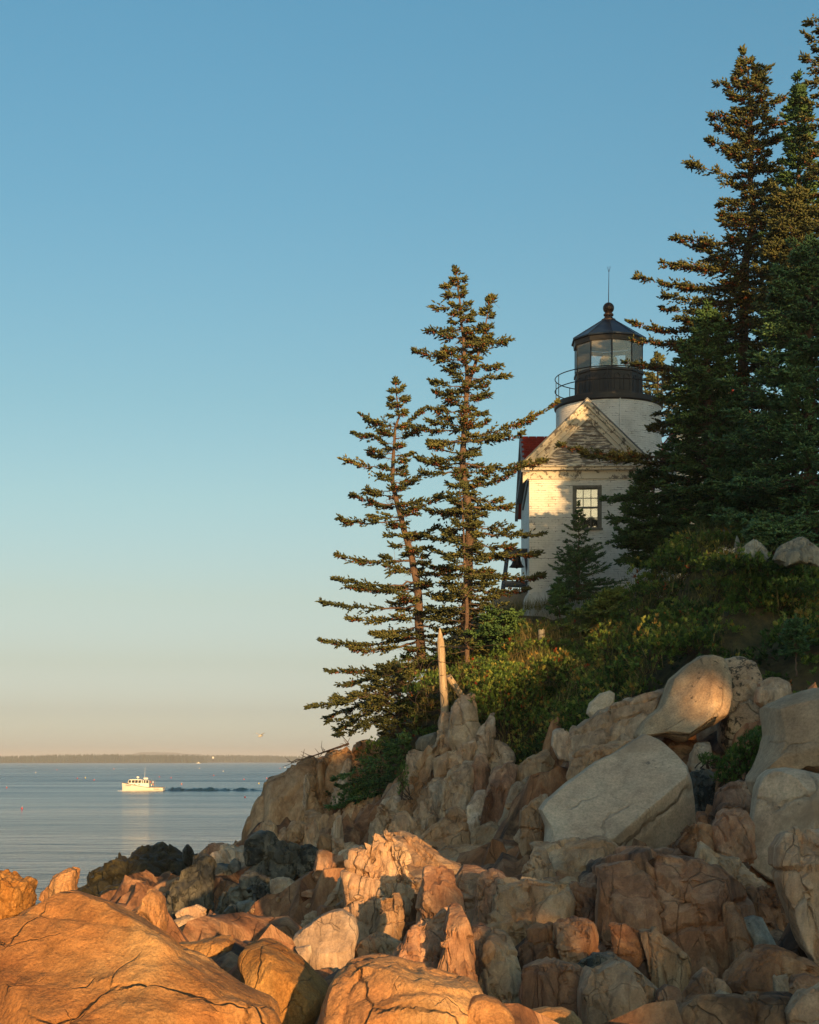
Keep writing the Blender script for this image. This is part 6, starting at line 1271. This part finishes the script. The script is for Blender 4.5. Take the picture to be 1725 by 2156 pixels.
# ------------------------------------------------------------------ far shore, hills
def islands():
    g = np.random.default_rng(6)
    soil = plain('far_shore', lin('#4f4c42'), .95, 0, .2, .02, 0); fol = leaf_mat('far_spruce', [(0, lin('#1f2a24')), (1, lin('#35433a'))], .9)
    def isle(name, us, tops, Yd, label, thick, treeh):
        us = np.array(us, float); tops = np.array(tops, float); n = 160; u = np.linspace(us[0], us[-1], n); h = np.maximum((VH - np.interp(u, us, tops)) / F * Yd - treeh * .6, .8) * np.clip(np.minimum(np.arange(n), np.arange(n)[::-1]) / 6, .05, 1)
        x = (u - UC) / F * Yd; rows = []
        for f, hh, dy in ((0, 0, 0), (.02, .10, 6), (.3, .55, thick * .3), (.6, 1, thick * .6), (1, .2, thick)): rows.append(np.stack([x, np.full(n, Yd + dy) + 12 * np.sin(u * .05), h * hh * (1 + .15 * np.sin(u * .11)) - (2 if f == 0 else 0)], 1))
        V = np.concatenate(rows); ii = np.arange(5 * n).reshape(5, n); Tq = np.stack([ii[:-1, :-1].ravel(), ii[:-1, 1:].ravel(), ii[1:, 1:].ravel(), ii[1:, :-1].ravel()], 1)
        o = link(name, mesh_np(name, V, Tq), soil); tag(o, label, kind='structure')
        nt_ = int(2600 * (us[-1] - us[0]) / 400); i = g.integers(0, n, nt_); d = g.uniform(.06, .9, nt_); zz_ = np.interp(d, [0, .3, .6, 1], [.1, .55, 1, .3]) * h[i]; hh = treeh * g.uniform(.55, 1.15, nt_); r = hh * g.uniform(.16, .28, nt_)
        b = np.stack([x[i] + g.uniform(-2, 2, nt_) * Yd / 3000, Yd + d * thick + 12 * np.sin(u[i] * .05), zz_ - 1], 1); k = 5
        Vt = np.zeros((nt_, k + 1, 3)); Vt[:, k] = b + np.stack([np.zeros(nt_), np.zeros(nt_), hh], 1)
        for j in range(k): Vt[:, j] = b + np.stack([r * math.cos(2 * math.pi * j / k), r * math.sin(2 * math.pi * j / k), hh * .08], 1)
        f = np.array([(j, (j + 1) % k, k) for j in range(k)]); Tt = (f[None] + (np.arange(nt_) * (k + 1))[:, None, None]).reshape(-1, 3)
        me = mesh_np('far_wood', Vt.reshape(-1, 3), Tt, False); at = me.attributes.new('tint', 'FLOAT', 'POINT'); at.data.foreach_set('value', np.repeat(g.uniform(0, 1, nt_), k + 1).astype(np.float32))
        w_ = link('far_wood', me, fol, o); w_['kind'] = 'stuff'
    isle('wooded_island', [-60, 0, 60, 160, 260, 330, 400], [1592, 1590, 1587.5, 1586, 1586.5, 1587.5, 1588], 3000, 'long low wooded island along the horizon', 260, 13)
    isle('far_wooded_shore', [330, 400, 480, 560, 640, 760, 900], [1590, 1588, 1587.5, 1589, 1590.5, 1591, 1591], 3600, 'lower wooded shore continuing behind the headland', 260, 12)
    hm = plain('blue_hill', lin('#4a5348'), .95, 0, .1, .001, 0); n = 120; u = np.linspace(120, 620, n); v = np.interp(u, [120, 230, 262, 330, 395, 480, 540, 620], [1599, 1586, 1579.5, 1582, 1586, 1588, 1587, 1595]); Yd = 6600
    v = v + 1.2 * vnoise(np.stack([u * .06, u * 0, u * 0], 1), 3); x = (u - UC) / F * Yd; h = (VH - v) / F * Yd
    V = np.concatenate([np.stack([x, np.full(n, Yd), np.full(n, -3.)], 1), np.stack([x, np.full(n, Yd + 500), h], 1), np.stack([x, np.full(n, Yd + 1500), np.full(n, -3.)], 1)]); ii = np.arange(3 * n).reshape(3, n)
    o = link('hills', mesh_np('hills', V, np.stack([ii[:-1, :-1].ravel(), ii[:-1, 1:].ravel(), ii[1:, 1:].ravel(), ii[1:, :-1].ravel()], 1)), hm); tag(o, 'faint far hills above the island', kind='structure')
    for u, v, lab in ((383, 1600, None), (897 / 1.0 if False else 449, 1594, None)): pass
    Yd = 3050; hs = empty('shore_house', ((449 - UC) / F * 3640, 3640, 9)); tag(hs, 'tiny pale house on the far wooded shore', 'house'); MB().box((0, 0, 2), (4.5, 4, 4)).build('wall', BM['hull'], hs); MB().prism([(-2.6, -2.6, 4), (2.6, -2.6, 4), (0, -2.6, 6)], (0, 5.2, 0)).build('roof', BM['deck'], hs)
islands()
# ------------------------------------------------------------------ evening haze: one closed box of air
def haze():
    m = bpy.data.materials.new('haze'); m.use_nodes = True; n = m.node_tree.nodes; l = m.node_tree.links; n.clear(); o = nd(n, 'ShaderNodeOutputMaterial'); v = nd(n, 'ShaderNodeVolumePrincipled')
    v.inputs['Color'].default_value = (.93, .93, .95, 1); v.inputs['Density'].default_value = HAZE; v.inputs['Anisotropy'].default_value = .0; l.new(v.outputs[0], o.inputs['Volume'])
    b = MB().box((0, 6200, 22), (19000, 13200, 54)).build('haze', m); tag(b, 'thin evening haze over the bay', kind='stuff')
HAZE = 1.8e-4
haze()
# ------------------------------------------------------------------ wooded bank behind the viewer: its shade lies over the right of the view
def woodland():
    g = np.random.default_rng(3)
    # skyline of the wood along x at y about -30
    xs = [9.5, 11.8, 12.2, 13.2, 14.0, 16, 20, 22.2, 22.8, 24.6, 26, 28.6, 31, 34, 40, 55]
    zs = [4.5, 6.6, 9.9, 11.0, 12.8, 14.4, 14.6, 15.2, 16.6, 23.2, 25.2, 26.4, 28.4, 29.8, 31, 32]
    Vs = []; Ts = []; b = 0
    n = 34000
    x = g.uniform(10, 52, n); y = -30 + g.uniform(-5, 5, n); top = np.interp(x + (y + 30) * .27, xs, zs)
    gz = ground_zv(x, y)
    wob = .45 * vnoise(np.stack([x * .9, y * .9, x * 0], 1), 4) + .5 * vnoise(np.stack([x * 2.1, y * 2.1, x * 0], 1), 8)
    z = gz + (top + wob - gz) * g.uniform(0, 1, n) ** .75
    z = np.maximum(z, gz)
    # gaps in the trees that let single sunbeams through
    ds = np.array([math.sin(R(SUN_AZ)) * math.cos(R(SUN_EL)), -math.cos(R(SUN_AZ)) * math.cos(R(SUN_EL)), math.sin(R(SUN_EL))]); keep = np.ones(n, bool); cc = np.stack([x, y, z], 1)
    for (u, v, Y, r) in ((1490, 1482, 27.5, .52), (1480, 1450, 27.5, .4), (1465, 1500, 27.5, .4), (820, 1800, 17, .45), (900, 1790, 18.8, .55), (860, 1850, 17, .3), (810, 1880, 16.5, .3), (812, 1945, 15.5, .4), (960, 1985, 12.3, .5), (1145, 1035, 50, .9), (1330, 880, 52, .6), (1300, 1970, 13.5, .35)):
        p = P(u, v, Y); w_ = cc - p; tpar = w_ @ ds; dist = np.linalg.norm(w_ - tpar[:, None] * ds, axis=1); keep &= dist > r
    x, y, z = x[keep], y[keep], z[keep]; n = len(x)
    c = np.stack([x, y, z], 1); d1 = g.normal(0, 1, (n, 3)); d2 = g.normal(0, 1, (n, 3)); sz = g.uniform(.22, .5, n)[:, None]
    d1 /= np.linalg.norm(d1, axis=1, keepdims=True); d2 /= np.linalg.norm(d2, axis=1, keepdims=True)
    V = np.stack([c - d1 * sz, c + d2 * sz * .6, c + d1 * sz, c - d2 * sz * .6], 1).reshape(-1, 3); T = np.arange(n * 4).reshape(n, 4)
    T = np.concatenate([T[:, [0, 1, 2]], T[:, [0, 2, 3]]])
    me = mesh_np('woodland', V, T, False); at = me.attributes.new('tint', 'FLOAT', 'POINT'); at.data.foreach_set('value', np.repeat(g.uniform(0, 1, n), 4).astype(np.float32))
    o = link('woodland', me, FM['dark']); tag(o, 'dense spruce wood on the bank behind the viewer', kind='stuff')
woodland()
